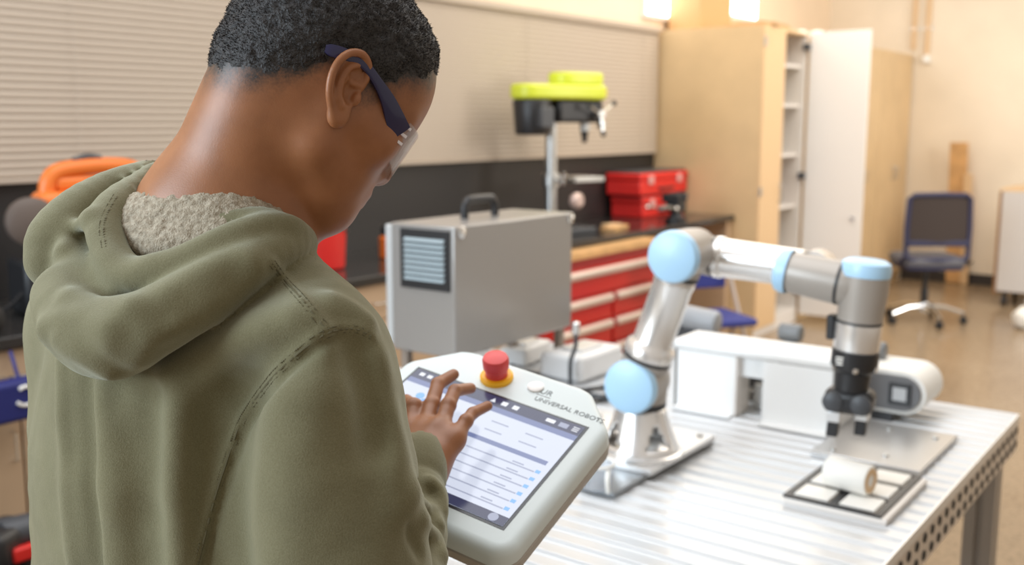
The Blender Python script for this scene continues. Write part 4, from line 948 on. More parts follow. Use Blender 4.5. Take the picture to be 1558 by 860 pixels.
# ------------------------------------------------------------------ implicit-surface toolkit for the student
cT, sT = math.cos(TH), math.sin(TH)
def V3(px, py, d):                                   # viewing frame: x right, y ahead, z up, origin under the camera
    xc = (px-779)/FPX; yc = (430-py)/FPX
    return np.array([d*xc, d*(cT+yc*sT), CAMH+d*(-sT+yc*cT)])
def to_view(p):
    p = np.array(p, float); return np.array([p@rv, p@hv, p[2]])
def proj_view(P):
    P = np.atleast_2d(P); q = P-np.array([0, 0, CAMH])
    dep = q[:, 1]*cT-q[:, 2]*sT; upc = q[:, 1]*sT+q[:, 2]*cT
    return 779+FPX*q[:, 0]/dep, 430-FPX*upc/dep, dep

class Field:
    def __init__(s, lo, hi, h):
        s.lo = np.array(lo, np.float32); s.h = h
        s.n = np.ceil((np.array(hi)-np.array(lo))/h).astype(int)+1
        s.F = np.full(s.n, 0.5, np.float32)
        s.ax = [s.lo[i]+h*np.arange(s.n[i], dtype=np.float32) for i in range(3)]
    def block(s, lo, hi):
        a = np.clip(np.floor((np.array(lo)-s.lo)/s.h).astype(int), 0, s.n); b = np.clip(np.ceil((np.array(hi)-s.lo)/s.h).astype(int)+1, 0, s.n)
        sl = tuple(slice(a[i], b[i]) for i in range(3))
        g = (s.ax[0][sl[0]][:, None, None], s.ax[1][sl[1]][None, :, None], s.ax[2][sl[2]][None, None, :])
        return sl, g
    def put(s, fn, lo, hi, k=0.0, op='u'):
        m = k+3*s.h+0.004
        sl, g = s.block(np.array(lo)-m, np.array(hi)+m)
        if min(x.stop-x.start for x in sl) <= 0: return
        d = fn(*g).astype(np.float32); A = s.F[sl]
        if op == 'u':
            if k > 0:
                q = np.maximum(k-np.abs(A-d), 0)/k; s.F[sl] = np.minimum(A, d)-q*q*k*0.25
            else: s.F[sl] = np.minimum(A, d)
        else:
            d = -d
            if k > 0:
                q = np.maximum(k-np.abs(A-d), 0)/k; s.F[sl] = np.maximum(A, d)+q*q*k*0.25
            else: s.F[sl] = np.maximum(A, d)
    def ball(s, c, r, k=0.0, op='u'):
        c = np.array(c, float)
        s.put(lambda x, y, z: np.sqrt((x-c[0])**2+(y-c[1])**2+(z-c[2])**2)-r, c-r, c+r, k, op)
    def cone(s, a, b, ra, rb, k=0.0, op='u'):
        a = np.array(a, float); b = np.array(b, float); ab = b-a; L2 = max(ab@ab, 1e-9); R = max(ra, rb)
        def fn(x, y, z):
            px, py, pz = x-a[0], y-a[1], z-a[2]
            t = np.clip((px*ab[0]+py*ab[1]+pz*ab[2])/L2, 0, 1)
            return np.sqrt((px-t*ab[0])**2+(py-t*ab[1])**2+(pz-t*ab[2])**2)-(ra+(rb-ra)*t)
        s.put(fn, np.minimum(a, b)-R, np.maximum(a, b)+R, k, op)
    def chain(s, pts, k=0.0, op='u', kin=0.01, smooth=3):
        """pts: (point, radius); a smooth tube added as one shape"""
        P = np.array([np.r_[p, r] for p, r in pts])
        if smooth and len(P) > 2: P = np.array(spline(list(P), smooth))
        R = P[:, 3].max(); lo = P[:, :3].min(0)-R; hi = P[:, :3].max(0)+R
        if op == 'u' and k <= 0.0: 
            for i in range(len(P)-1): s.cone(P[i, :3], P[i+1, :3], P[i, 3], P[i+1, 3], 0, op)
            return
        m = k+3*s.h+0.004
        sl, g = s.block(lo-m, hi+m)
        if min(x.stop-x.start for x in sl) <= 0: return
        t = Field.__new__(Field); t.lo = np.array([g[0].flat[0], g[1].flat[0], g[2].flat[0]], np.float32); t.h = s.h
        t.n = np.array([g[0].size, g[1].size, g[2].size]); t.F = np.full(t.n, 0.5, np.float32); t.ax = [g[0].ravel(), g[1].ravel(), g[2].ravel()]
        for i in range(len(P)-1): 
            Rm = m; a, b, ra, rb = P[i, :3], P[i+1, :3], P[i, 3], P[i+1, 3]
            ab = b-a; L2 = max(ab@ab, 1e-9)
            def fn(x, y, z):
                px, py, pz = x-a[0], y-a[1], z-a[2]
                tt = np.clip((px*ab[0]+py*ab[1]+pz*ab[2])/L2, 0, 1)
                return np.sqrt((px-tt*ab[0])**2+(py-tt*ab[1])**2+(pz-tt*ab[2])**2)-(ra+(rb-ra)*tt)
            mm = m+max(ra, rb); s2, g2 = t.block(np.minimum(a, b)-mm, np.maximum(a, b)+mm)
            if min(x.stop-x.start for x in s2) > 0: t.F[s2] = np.minimum(t.F[s2], fn(*g2))
        A = s.F[sl]; d = t.F
        if op == 's': d = -d; q = np.maximum(k-np.abs(A-d), 0)/max(k, 1e-6); s.F[sl] = np.maximum(A, d)+q*q*k*0.25
        else: q = np.maximum(k-np.abs(A-d), 0)/max(k, 1e-6); s.F[sl] = np.minimum(A, d)-q*q*k*0.25
    def ell(s, c, axes, r, k=0.0, op='u'):
        c = np.array(c, float); A = np.array(axes, float); r = np.array(r, float); R = max(r)
        def fn(x, y, z):
            px, py, pz = x-c[0], y-c[1], z-c[2]
            q = [px*A[i][0]+py*A[i][1]+pz*A[i][2] for i in range(3)]
            k0 = np.sqrt(sum((q[i]/r[i])**2 for i in range(3))); k1 = np.sqrt(sum((q[i]/r[i]**2)**2 for i in range(3)))+1e-6
            return k0*(k0-1)/k1
        s.put(fn, c-R, c+R, k, op)
    def sample(s, P):
        q = (np.atleast_2d(P)-s.lo)/s.h; i = np.clip(np.floor(q).astype(int), 0, s.n-2); f = np.clip(q-i, 0, 1); out = 0
        for a in (0, 1):
            for b in (0, 1):
                for c in (0, 1):
                    w = (f[:, 0] if a else 1-f[:, 0])*(f[:, 1] if b else 1-f[:, 1])*(f[:, 2] if c else 1-f[:, 2])
                    out = out+w*s.F[i[:, 0]+a, i[:, 1]+b, i[:, 2]+c]
        return out
    def hit(s, px, py, d0=0.6, d1=1.5):
        ds = np.arange(d0, d1, 0.002); v = s.sample(np.array([V3(px, py, d) for d in ds])); w = np.where(v < 0)[0]
        return float(ds[w[0]]) if len(w) else None
    def mesh(s, relax=1):
        F = s.F; n = s.n; S = F < 0
        c = np.zeros(tuple(n-1), np.int8)
        for a in (0, 1):
            for b in (0, 1):
                for d in (0, 1): c += S[a:n[0]-1+a, b:n[1]-1+b, d:n[2]-1+d]
        act = np.argwhere((c > 0) & (c < 8)); idx = np.full(tuple(n-1), -1, np.int32); idx[tuple(act.T)] = np.arange(len(act))
        cor = np.array([(a, b, d) for a in (0, 1) for b in (0, 1) for d in (0, 1)])
        val = np.stack([F[act[:, 0]+q[0], act[:, 1]+q[1], act[:, 2]+q[2]] for q in cor], 1)
        acc = np.zeros((len(act), 3)); cnt = np.zeros(len(act))
        for i in range(8):
            for j in range(i+1, 8):
                if abs(cor[i]-cor[j]).sum() != 1: continue
                m = (val[:, i] < 0) != (val[:, j] < 0)
                t = val[m, i]/(val[m, i]-val[m, j]); acc[m] += cor[i]+(cor[j]-cor[i])*t[:, None]; cnt[m] += 1
        P = s.lo+s.h*(act+acc/cnt[:, None])
        Q = []
        for ax in range(3):
            b_, c_ = [(1, 2), (2, 0), (0, 1)][ax]
            A = [slice(None)]*3; B = [slice(None)]*3; A[ax] = slice(0, n[ax]-1); B[ax] = slice(1, n[ax])
            sa, sb = S[tuple(A)], S[tuple(B)]
            e = np.argwhere(sa != sb); e = e[(e[:, b_] > 0) & (e[:, c_] > 0) & (e[:, b_] < n[b_]-1) & (e[:, c_] < n[c_]-1)]
            inside = sa[tuple(e.T)]
            def cell(db, dc):
                q = e.copy(); q[:, b_] += db; q[:, c_] += dc; return idx[tuple(q.T)]
            q = np.stack([cell(-1, -1), cell(0, -1), cell(0, 0), cell(-1, 0)], 1)
            q[~inside] = q[~inside][:, ::-1]
            Q.append(q)
        Q = np.concatenate(Q); Q = Q[(Q >= 0).all(1)]
        for _ in range(relax):
            acc = np.zeros_like(P); cnt = np.zeros(len(P))
            for a in range(4):
                np.add.at(acc, Q[:, a], P[Q[:, (a+1) % 4]]); np.add.at(cnt, Q[:, a], 1)
            P = P*0.5+0.5*acc/np.maximum(cnt, 1)[:, None]
        return P, Q
def normals_of(P, Q):
    nrm = np.cross(P[Q[:, 2]]-P[Q[:, 0]], P[Q[:, 3]]-P[Q[:, 1]]); N = np.zeros_like(P)
    for a in range(4): np.add.at(N, Q[:, a], nrm)
    return N/np.maximum(np.linalg.norm(N, axis=1), 1e-12)[:, None]
def vnoise(P, scale, seed=0):
    """smooth value noise"""
    q = P*scale; i = np.floor(q).astype(np.int64); f = q-i; f = f*f*(3-2*f); out = 0
    def hsh(a, b, c):
        n = (a*374761393+b*668265263+c*2147483647+seed*1274126177) & 0x7fffffff
        n = ((n ^ (n >> 13))*1274126177) & 0x7fffffff; return ((n ^ (n >> 16)) & 0xffff)/65535.0
    for a in (0, 1):
        for b in (0, 1):
            for c in (0, 1):
                w = (f[:, 0] if a else 1-f[:, 0])*(f[:, 1] if b else 1-f[:, 1])*(f[:, 2] if c else 1-f[:, 2])
                out = out+w*hsh(i[:, 0]+a, i[:, 1]+b, i[:, 2]+c)
    return out*2-1
OBASE = np.array([-0.318, 0.99, 0.0])
def quad_mesh(name, P, Q, m, parent, attr=None, labelled=None):
    me = bpy.data.meshes.new(name); P = np.asarray(P, np.float32)-OBASE.astype(np.float32)
    me.vertices.add(len(P)); me.vertices.foreach_set('co', P.ravel())
    Q = np.asarray(Q, np.int32); me.loops.add(Q.size); me.loops.foreach_set('vertex_index', Q.ravel())
    me.polygons.add(len(Q)); me.polygons.foreach_set('loop_start', np.arange(0, Q.size, Q.shape[1], dtype=np.int32)); me.polygons.foreach_set('loop_total', np.full(len(Q), Q.shape[1], np.int32))
    me.polygons.foreach_set('use_smooth', np.ones(len(Q), bool))
    me.update(); me.validate()
    if attr is not None:
        for k_, v_ in attr.items():
            a = me.attributes.new(k_, 'FLOAT', 'POINT'); a.data.foreach_set('value', np.asarray(v_, np.float32))
    me.materials.append(m)
    o = bpy.data.objects.new(name, me); col.objects.link(o); o.parent = parent
    return o

# ------------------------------------------------------------------ the student
person = thing('person', (rv*OBASE[0]+hv*OBASE[1]), 'student in an olive green hoodie and safety glasses tapping the tablet', 'person', rz=PHI)
Tb = np.array([0.598, 0.802, 0]); Rb = np.array([0.802, -0.598, 0])
def BD(a, b, z): return OBASE+Rb*a+Tb*b+zv*z
def vb(p):                                            # build helper: view-frame points -> world for MB meshes
    return rv*p[0]+hv*p[1]+zv*p[2]

# --- head frame
AL, PI_, RO = math.radians(32), math.radians(35), math.radians(0)
hf = np.array([math.cos(AL)*math.cos(PI_), math.sin(AL)*math.cos(PI_), -math.sin(PI_)])
hl = np.array([-math.sin(AL), math.cos(AL), 0])
hu = np.cross(hf, hl)
EARP = V3(522, 140, 0.925)
HS = 0.93
HO = EARP+hl*0.070
def HD(x, y, z): return HO+(hf*x+hl*y+hu*z)*HS
HAX = (hf, hl, hu)
NECKB = V3(333, 345, 1.0)

def add_head(F, hair=False):
    F.ell(HD(-0.004, 0, 0.048), HAX, (0.098, 0.077, 0.086), 0)
    F.ell(HD(-0.032, 0, 0.034), HAX, (0.068, 0.071, 0.072), 0.02)
    F.ell(HD(0.045, 0, 0.040), HAX, (0.056, 0.066, 0.066), 0.03)
    F.ell(HD(0.046, 0, -0.020), HAX, (0.050, 0.061, 0.066), 0.03)
    F.ell(HD(0.054, 0, -0.062), HAX, (0.040, 0.046, 0.046), 0.025)
    F.ball(HD(0.078, 0, -0.092), 0.019, 0.025)
    for s in (-1, 1):
        F.cone(HD(0.010, s*0.051, -0.054), HD(0.070, s*0.018, -0.094), 0.015, 0.015, 0.035)
        F.cone(HD(0.006, s*0.060, -0.01), HD(0.010, s*0.051, -0.054), 0.010, 0.013, 0.035)
        F.ball(HD(0.062, s*0.046, -0.014), 0.020, 0.022)
        F.cone(HD(0.030, s*0.062, -0.010), HD(0.062, s*0.046, -0.014), 0.012, 0.014, 0.02)
        F.cone(HD(0.089, s*0.014, 0.026), HD(0.076, s*0.048, 0.024), 0.009, 0.010, 0.014)
        F.ball(HD(0.094, s*0.032, 0.006), 0.013, 0.010, 's')
        F.ball(HD(0.0785, s*0.032, 0.006), 0.0125, 0.004)
        F.ball(HD(0.099, s*0.0135, -0.033), 0.0095, 0.008)
        F.ball(HD(0.104, s*0.0085, -0.0415), 0.0045, 0.003, 's')
    F.cone(HD(0.095, 0, 0.018), HD(0.107, 0, -0.026), 0.008, 0.0105, 0.012)
    F.ball(HD(0.1065, 0, -0.029), 0.0115, 0.006)
    F.ell(HD(0.086, 0, -0.060), HAX, (0.018, 0.026, 0.017), 0.012)
    for s in (-1, 1):
        F.cone(HD(0.1035, s*0.004, -0.0555), HD(0.091, s*0.023, -0.061), 0.0060, 0.0035, 0.006)
        F.cone(HD(0.1010, s*0.004, -0.0685), HD(0.091, s*0.022, -0.063), 0.0070, 0.0035, 0.005)
    # neck
    F.cone(HD(-0.042, 0, -0.020), NECKB, 0.058, 0.069, 0.022)
    F.cone(HD(-0.030, 0, -0.050), NECKB+np.array([0.012, 0.012, 0]), 0.043, 0.060, 0.03)

hF = Field(HO+np.array([-0.30, -0.2, -0.30]), HO+np.array([0.17, 0.2, 0.16]), 0.0026)
add_head(hF)
for s in (-1, 1):                                     # trapezius under the hood
    hF.cone(NECKB, BD(s*0.14, 0, 1.40), 0.066, 0.05, 0.04)
hP, hQ = hF.mesh(2)

# hair mask in head coordinates
def head_local(P):
    q = (P-HO)/HS; return q@hf, q@hl, q@hu
def hair_mask(P):
    x, y, z = head_local(P)
    zl = np.interp(x, [-0.13, -0.10, -0.075, -0.05, -0.032, -0.015, 0.0, 0.012, 0.030, 0.040, 0.055, 0.075, 0.095, 0.12],
                   [-0.060, -0.056, -0.042, -0.022, 0.002, 0.022, 0.026, 0.010, 0.012, 0.032, 0.044, 0.060, 0.076, 0.085])
    return z-zl+vnoise(P, 70, 21)*0.009+vnoise(P, 240, 22)*0.004
# ears, finer
def ear(s):
    E0 = HD(-0.002, s*0.0800, 0.001); tilt = math.radians(-14)
    out = (hl*s*math.cos(math.radians(22))-hf*0.0+0)*1.0
    bk = math.radians(6)
    eo = hl*s*math.cos(bk)+hf*math.sin(bk)             # outward normal of the ear plate
    ef = hf*math.cos(bk)-hl*s*math.sin(bk)             # forward along the plate
    eu = hu*math.cos(tilt)+ef*math.sin(tilt); ef = ef*math.cos(tilt)-hu*math.sin(tilt)
    def q(a, b, c=0.0): return E0+ef*a+eu*b+eo*c
    F = Field(E0-0.055, E0+0.055, 0.0010)
    AX = (ef, eu, eo)
    F.ell(q(-0.004, 0.006, 0.004), AX, (0.016, 0.027, 0.0048), 0)
    F.ell(q(0.002, -0.020, 0.003), AX, (0.010, 0.014, 0.0050), 0.006)
    F.chain([(q(0.012, 0.004, 0.003), 0.0030), (q(0.015, 0.016, 0.005), 0.0034), (q(0.012, 0.028, 0.007), 0.0036), (q(0.002, 0.0345, 0.009), 0.0037), (q(-0.010, 0.0315, 0.0105), 0.0036), (q(-0.0185, 0.021, 0.011), 0.0036), (q(-0.021, 0.006, 0.011), 0.0036), (q(-0.0175, -0.008, 0.0095), 0.0036), (q(-0.010, -0.019, 0.007), 0.0036), (q(-0.003, -0.029, 0.005), 0.0040), (q(0.003, -0.029, 0.004), 0.0036)], 0.004)
    F.ell(q(0.001, -0.025, 0.004), AX, (0.0085, 0.010, 0.0048), 0.005)
    F.ell(q(0.004, 0.000, 0.009), AX, (0.0085, 0.0115, 0.0080), 0.003, 's')
    F.ell(q(0.004, 0.016, 0.009), AX, (0.0085, 0.0070, 0.0050), 0.003, 's')
    F.chain([(q(0.004, 0.026, 0.007), 0.0022), (q(-0.006, 0.019, 0.0085), 0.0026), (q(-0.010, 0.006, 0.009), 0.0030), (q(-0.008, -0.008, 0.009), 0.0032), (q(-0.002, -0.015, 0.008), 0.0034)], 0.004)
    F.cone(q(0.013, 0.008, 0.003), q(0.003, 0.0075, 0.005), 0.0030, 0.0024, 0.003)
    F.ell(q(0.012, -0.004, 0.005), AX, (0.0042, 0.0065, 0.0050), 0.003)
    F.ball(q(0.005, -0.005, 0.0), 0.0045, 0.002, 's')
    F.ell(q(0.002, 0.0, -0.004), AX, (0.013, 0.020, 0.006), 0.006)
    return F.mesh(1)
eP, eQ = [], []; parts = [(hP, hQ)]
for s in (-1, 1): parts.append(ear(s))

# --- hands
def pend_d(px, py):
    v = ray(px, py); return float(((PN(0, 0, 0.004)-CAM)@puz)/(v@puz))
def hand_right():
    F = Field(V3(560, 790, 1.10)-0.06, V3(760, 560, 1.25)+0.09, 0.0014)
    W = V3(640, 712, 1.125)
    mi = [V3(647, 654, 1.172), V3(657, 616, 1.205), V3(666, 585, 1.235), V3(690, 570, 1.262)]
    rg = [V3(670, 654, 1.160), V3(682, 617, 1.190), V3(692, 595, 1.212), V3(716, 591, 1.238)]
    pk = [V3(691, 669, 1.145), V3(709, 641, 1.165), V3(719, 629, 1.180), V3(742, 618, 1.200)]
    ix = [V3(627, 655, 1.180), V3(630, 618, 1.205), V3(618, 611, 1.232), V3(606, 624, 1.252)]
    th = [V3(612, 700, 1.145), V3(599, 674, 1.170), V3(590, 652, 1.198), V3(594, 636, 1.222)]
    for f_, r_ in ((mi, (0.0105, 0.0092, 0.0082, 0.0070)), (rg, (0.0102, 0.0088, 0.0078, 0.0068)), (pk, (0.0098, 0.0078, 0.0069, 0.0060)), (ix, (0.0106, 0.0092, 0.0082, 0.0070))):
        for i in range(3): F.cone(f_[i], f_[i+1], r_[i], r_[i+1], 0.003 if i else 0.006)
        F.ball(f_[1], r_[1]*1.01, 0.003)
    for i in range(3): F.cone(th[i], th[i+1], (0.014, 0.0115, 0.0100)[i], (0.0115, 0.0100, 0.0078)[i], 0.006)
    for k_ in (mi, rg, pk, ix): F.cone(W+(k_[0]-V3(660, 657, 1.165))*0.45, k_[0], 0.0170, 0.0118, 0.012)
    F.cone(W, th[0], 0.018, 0.016, 0.015)
    F.cone(V3(660, 672, 1.158)-zv*0.004, W, 0.018, 0.022, 0.02)
    for a, b in ((mi, rg), (rg, pk), (ix, mi)): F.cone(a[0]*0.94+W*0.06, b[0]*0.94+W*0.06, 0.0085, 0.0085, 0.010)
    F.cone(W, V3(626, 780, 1.07), 0.022, 0.022, 0.02)
    return F.mesh(1)
def hand_left():
    def q(a, b, c): return to_view(PN(a, b, c))
    W = q(-0.075, 0.155, -0.062); F = Field(W-0.17, W+0.21, 0.0026)
    K = [q(-0.045, 0.065+0.021*i, -0.060+0.003*i) for i in range(4)]
    for i, k_ in enumerate(K):
        L = (0.085, 0.092, 0.086, 0.068)[i]
        j1 = k_+to_view(pux)*L*0.45-to_view(puz)*0.004; j2 = j1+to_view(pux)*L*0.55-to_view(puz)*(-0.004)
        F.cone(k_, j1, 0.0095, 0.0085, 0.004); F.cone(j1, j2, 0.0085, 0.0068, 0.003)
        F.cone(W, k_, 0.020, 0.012, 0.012)
    t0, t1, t2 = q(-0.052, 0.115, -0.045), q(-0.044, 0.075, -0.010), q(-0.020, 0.058, 0.0125)
    F.cone(W, t0, 0.020, 0.0145, 0.014); F.cone(t0, t1, 0.0135, 0.0105, 0.006); F.cone(t1, t2, 0.0105, 0.0078, 0.005)
    F.cone(W, q(-0.15, 0.27, -0.075), 0.026, 0.032, 0.02)
    return F.mesh(1)
parts.append(hand_right()); parts.append(hand_left())
off = 0; PP = []; QQ = []
for p_, q_ in parts: PP.append(p_); QQ.append(q_+off); off += len(p_)
PP = np.concatenate(PP); QQ = np.concatenate(QQ)
hm = np.zeros(len(PP)); hm[:len(hP)] = np.clip((hair_mask(hP)+0.030)/0.044, 0, 1)
lipx, lipy, lipz = head_local(PP)
lipm = np.clip(1-(((lipx-0.1)/0.016)**2+(lipy/0.026)**2+((lipz+0.062)/0.012)**2), 0, 1)

sk = bpy.data.materials.new('brown_skin'); sk.use_nodes = True; nt = sk.node_tree; b = nt.nodes['Principled BSDF']
b.inputs['Roughness'].default_value = 0.44; b.inputs['Specular IOR Level'].default_value = 0.5
b.inputs['Subsurface Weight'].default_value = 0.12; b.inputs['Subsurface Radius'].default_value = (0.010, 0.004, 0.002); b.inputs['Subsurface Scale'].default_value = 1.0
tc = nt.nodes.new('ShaderNodeTexCoord'); n1 = nt.nodes.new('ShaderNodeTexNoise'); n1.inputs['Scale'].default_value = 28; n1.inputs['Detail'].default_value = 6
r1 = nt.nodes.new('ShaderNodeValToRGB'); r1.color_ramp.elements[0].position = 0.3; r1.color_ramp.elements[1].position = 0.7
r1.color_ramp.elements[0].color = (0.255, 0.100, 0.040, 1); r1.color_ramp.elements[1].color = (0.330, 0.134, 0.056, 1)
at1 = nt.nodes.new('ShaderNodeAttribute'); at1.attribute_name = 'stubble'
n3 = nt.nodes.new('ShaderNodeTexNoise'); n3.inputs['Scale'].default_value = 420; n3.inputs['Detail'].default_value = 2
ml = nt.nodes.new('ShaderNodeMath'); ml.operation = 'MULTIPLY_ADD'; ml.inputs[1].default_value = 0.9; ml.inputs[2].default_value = -0.45
ad = nt.nodes.new('ShaderNodeMath'); ad.operation = 'ADD'; ad.use_clamp = True
pw = nt.nodes.new('ShaderNodeMath'); pw.operation = 'MULTIPLY'; pw.use_clamp = True
mx = nt.nodes.new('ShaderNodeMix'); mx.data_type = 'RGBA'; mx.inputs[7].default_value = (0.020, 0.016, 0.015, 1)
nt.links.new(tc.outputs['Object'], n1.inputs['Vector']); nt.links.new(tc.outputs['Object'], n3.inputs['Vector'])
nt.links.new(n1.outputs['Fac'], r1.inputs['Fac']); nt.links.new(r1.outputs['Color'], mx.inputs[6])
nt.links.new(n3.outputs['Fac'], ml.inputs[0]); nt.links.new(ml.outputs[0], ad.inputs[0]); nt.links.new(at1.outputs['Fac'], ad.inputs[1])
nt.links.new(ad.outputs[0], pw.inputs[0]); nt.links.new(at1.outputs['Fac'], pw.inputs[1])
nt.links.new(pw.outputs[0], mx.inputs[0])
at2 = nt.nodes.new('ShaderNodeAttribute'); at2.attribute_name = 'lip'
mx2 = nt.nodes.new('ShaderNodeMix'); mx2.data_type = 'RGBA'; mx2.inputs[7].default_value = (0.19, 0.075, 0.055, 1)
nt.links.new(at2.outputs['Fac'], mx2.inputs[0]); nt.links.new(mx.outputs[2], mx2.inputs[6]); nt.links.new(mx2.outputs[2], b.inputs['Base Color'])
n4 = nt.nodes.new('ShaderNodeTexNoise'); n4.inputs['Scale'].default_value = 700; n4.inputs['Detail'].default_value = 2
bpn = nt.nodes.new('ShaderNodeBump'); bpn.inputs['Strength'].default_value = 0.12; bpn.inputs['Distance'].default_value = 0.001
nt.links.new(tc.outputs['Object'], n4.inputs['Vector']); nt.links.new(n4.outputs['Fac'], bpn.inputs['Height']); nt.links.new(bpn.outputs['Normal'], b.inputs['Normal'])
body = quad_mesh('body', PP, QQ, sk, person, {'stubble': hm, 'lip': lipm})
body['label'] = 'brown skin of head, neck and hands'

# --- hair: a thin shell over the skull plus short curls
gF = Field(HO+np.array([-0.16, -0.15, -0.07]), HO+np.array([0.15, 0.15, 0.17]), 0.0026)
add_head(gF)
sl, g = gF.block(gF.lo, gF.lo+gF.n*gF.h)
X, Y, Z = np.meshgrid(*gF.ax, indexing='ij'); PTS = np.stack([X.ravel(), Y.ravel(), Z.ravel()], 1)
tk = (-0.002+0.0070*np.clip(hair_mask(PTS)/0.050, 0, 1)).reshape(X.shape)
gF.F = gF.F-tk.astype(np.float32); gP, gQ = gF.mesh(1)
kp = hair_mask(gP) > 0.004
kq = kp[gQ].all(1); gQ = gQ[kq]
use = np.unique(gQ); remap = np.full(len(gP), -1); remap[use] = np.arange(len(use)); gQ = remap[gQ]; gP = gP[use]
gN = normals_of(gP, gQ); msk = np.clip(hair_mask(gP)/0.03, 0, 1)
gP = gP+gN*((vnoise(gP, 260, 1)*0.0016+vnoise(gP, 130, 2)*0.0012)*(0.2+0.8*msk))[:, None]
m_hair = mat('black_hair', (0.022, 0.020, 0.021), 0.6, noise=0.4, nscale=180, bump=0.9, bscale=420)
hair = quad_mesh('hair', gP, gQ, m_hair, person); hair['label'] = 'short cropped black curly hair'
rs = np.random.RandomState(3); tri = []; tv = []
cen = gP[gQ].mean(1); cn = gN[gQ[:, 0]]; mk = np.clip((hair_mask(cen)-0.002)/0.02, 0, 1)
cnt = 0
sel = rs.randint(0, len(gQ), 42000); sel = sel[rs.rand(len(sel)) < mk[sel]]
jit = (gP[gQ[sel, 1]]-gP[gQ[sel, 0]])*(rs.rand(len(sel), 1)-0.5)+(gP[gQ[sel, 3]]-gP[gQ[sel, 0]])*(rs.rand(len(sel), 1)-0.5)
c0 = cen[sel]+jit-cn[sel]*0.001; dr = cn[sel]*1.0+rs.normal(0, 0.55, (len(sel), 3)); dr /= np.linalg.norm(dr, axis=1)[:, None]
Lh = (0.0022+0.0032*rs.rand(len(sel), 1))*(0.35+0.65*mk[sel][:, None])
sd = np.cross(dr, rs.normal(0, 1, (len(sel), 3))); sd /= np.linalg.norm(sd, axis=1)[:, None]
w_ = 0.00035
v0 = c0-sd*w_; v1 = c0+sd*w_; v2 = c0+dr*Lh*0.6+sd*0.0006; v3 = c0+dr*Lh*0.6+sd*0.0006+sd*w_*1.4
VV = np.stack([v0, v1, v3, v2], 1).reshape(-1, 3); TT = np.arange(len(VV)).reshape(-1, 4)
curls = quad_mesh('hair_curls', VV, TT, mat('black_hair_curl', (0.020, 0.017, 0.016), 0.6), person); curls['kind'] = 'stuff'

# --- eyes and brows behind the glasses
for s in (-1, 1):
    ey = MB().lathe(vb(HD(0.0815, s*0.032, 0.0045)), vb(HD(1, 0, -0.5)-HD(0, 0, 0)), [(-0.011, 0.002), (-0.006, 0.0095), (0.0, 0.0112), (0.006, 0.0095), (0.0105, 0.0035), (0.011, 0)], 18, caps=False)
    ey.build('eye', mat('eye_white', (0.7, 0.66, 0.6), 0.2), person, smooth=True)
    MB().tube([vb(HD(0.1, s*0.012, 0.033)), vb(HD(0.097, s*0.03, 0.038)), vb(HD(0.083, s*0.050, 0.032))], [0.003, 0.0035, 0.002], n=6).build('eyebrow', m_hair, person, smooth=True)

# --- safety glasses
gl = thing('safety_glasses', vb(HD(0.09, 0, 0)), 'clear wraparound safety glasses with dark blue temples on the student', 'glasses')
m_navyp = mat('navy_temple_plastic', (0.010, 0.011, 0.065), 0.22, coat=0.3)
m_lens = bpy.data.materials.new('clear_lens'); m_lens.use_nodes = True
lb = m_lens.node_tree.nodes['Principled BSDF']; lb.inputs['Base Color'].default_value = (0.88, 0.90, 0.98, 1); lb.inputs['Roughness'].default_value = 0.04; lb.inputs['IOR'].default_value = 1.3; lb.inputs['Transmission Weight'].default_value = 0.6; lb.inputs['Alpha'].default_value = 0.55
def band(path, name, m, parent, th_=0.0026):
    """path: head-frame (x, y, z, halfwidth)"""
    P_ = spline([np.array(p) for p in path], 5); vs = []; fs = []
    for i, p in enumerate(P_):
        q0, q1 = P_[max(i-1, 0)], P_[min(i+1, len(P_)-1)]
        t = (q1-q0)[:3]; t /= np.linalg.norm(t); o_ = np.array([0, -1.0 if p[1] < 0 else 1.0, 0]); o_ -= t*(o_@t); o_ /= np.linalg.norm(o_); u_ = np.cross(t, o_)
        for a, c in ((-1, -0.6), (-1, 0.6), (-0.5, 1), (0.5, 1), (1, 0.6), (1, -0.6), (0.5, -1), (-0.5, -1)):
            pt = p[:3]+u_*p[3]*a+o_*th_*c; vs.append(vb(HD(*pt)))
    N = 8
    for i in range(len(P_)-1):
        for k in range(N): fs.append((i*N+k, i*N+(k+1) % N, (i+1)*N+(k+1) % N, (i+1)*N+k))
    fs.append(tuple(range(N))); fs.append(tuple((len(P_)-1)*N+k for k in range(N)))
    return MB().add(vs, fs).build(name, m, parent, smooth=True)
for s in (-1, 1):
    band([(-0.040, s*0.084, 0.021, 0.0035), (-0.034, s*0.086, 0.023, 0.0058), (-0.020, s*0.088, 0.028, 0.0056), (0.0, s*0.088, 0.031, 0.0046), (0.022, s*0.085, 0.026, 0.0052), (0.042, s*0.081, 0.019, 0.0078), (0.060, s*0.075, 0.010, 0.0110), (0.075, s*0.068, 0.003, 0.0135)], 'temple', m_navyp, gl)
    hg = MB()
    for k in range(3):
        z = -0.006+0.009*k; hg.add([vb(HD(x, s*(0.0665+dy), z+dz)) for x in (0.073, 0.084) for dy in (-0.001, 0.002) for dz in (0, 0.003)], [(0, 1, 3, 2), (4, 6, 7, 5), (0, 4, 5, 1), (2, 3, 7, 6), (0, 2, 6, 4), (1, 5, 7, 3)])
    hg.build('hinge', mat('clear_hinge', (0.75, 0.72, 0.78), 0.2), gl)
vs = []; fs = []; NU, NV = 25, 9
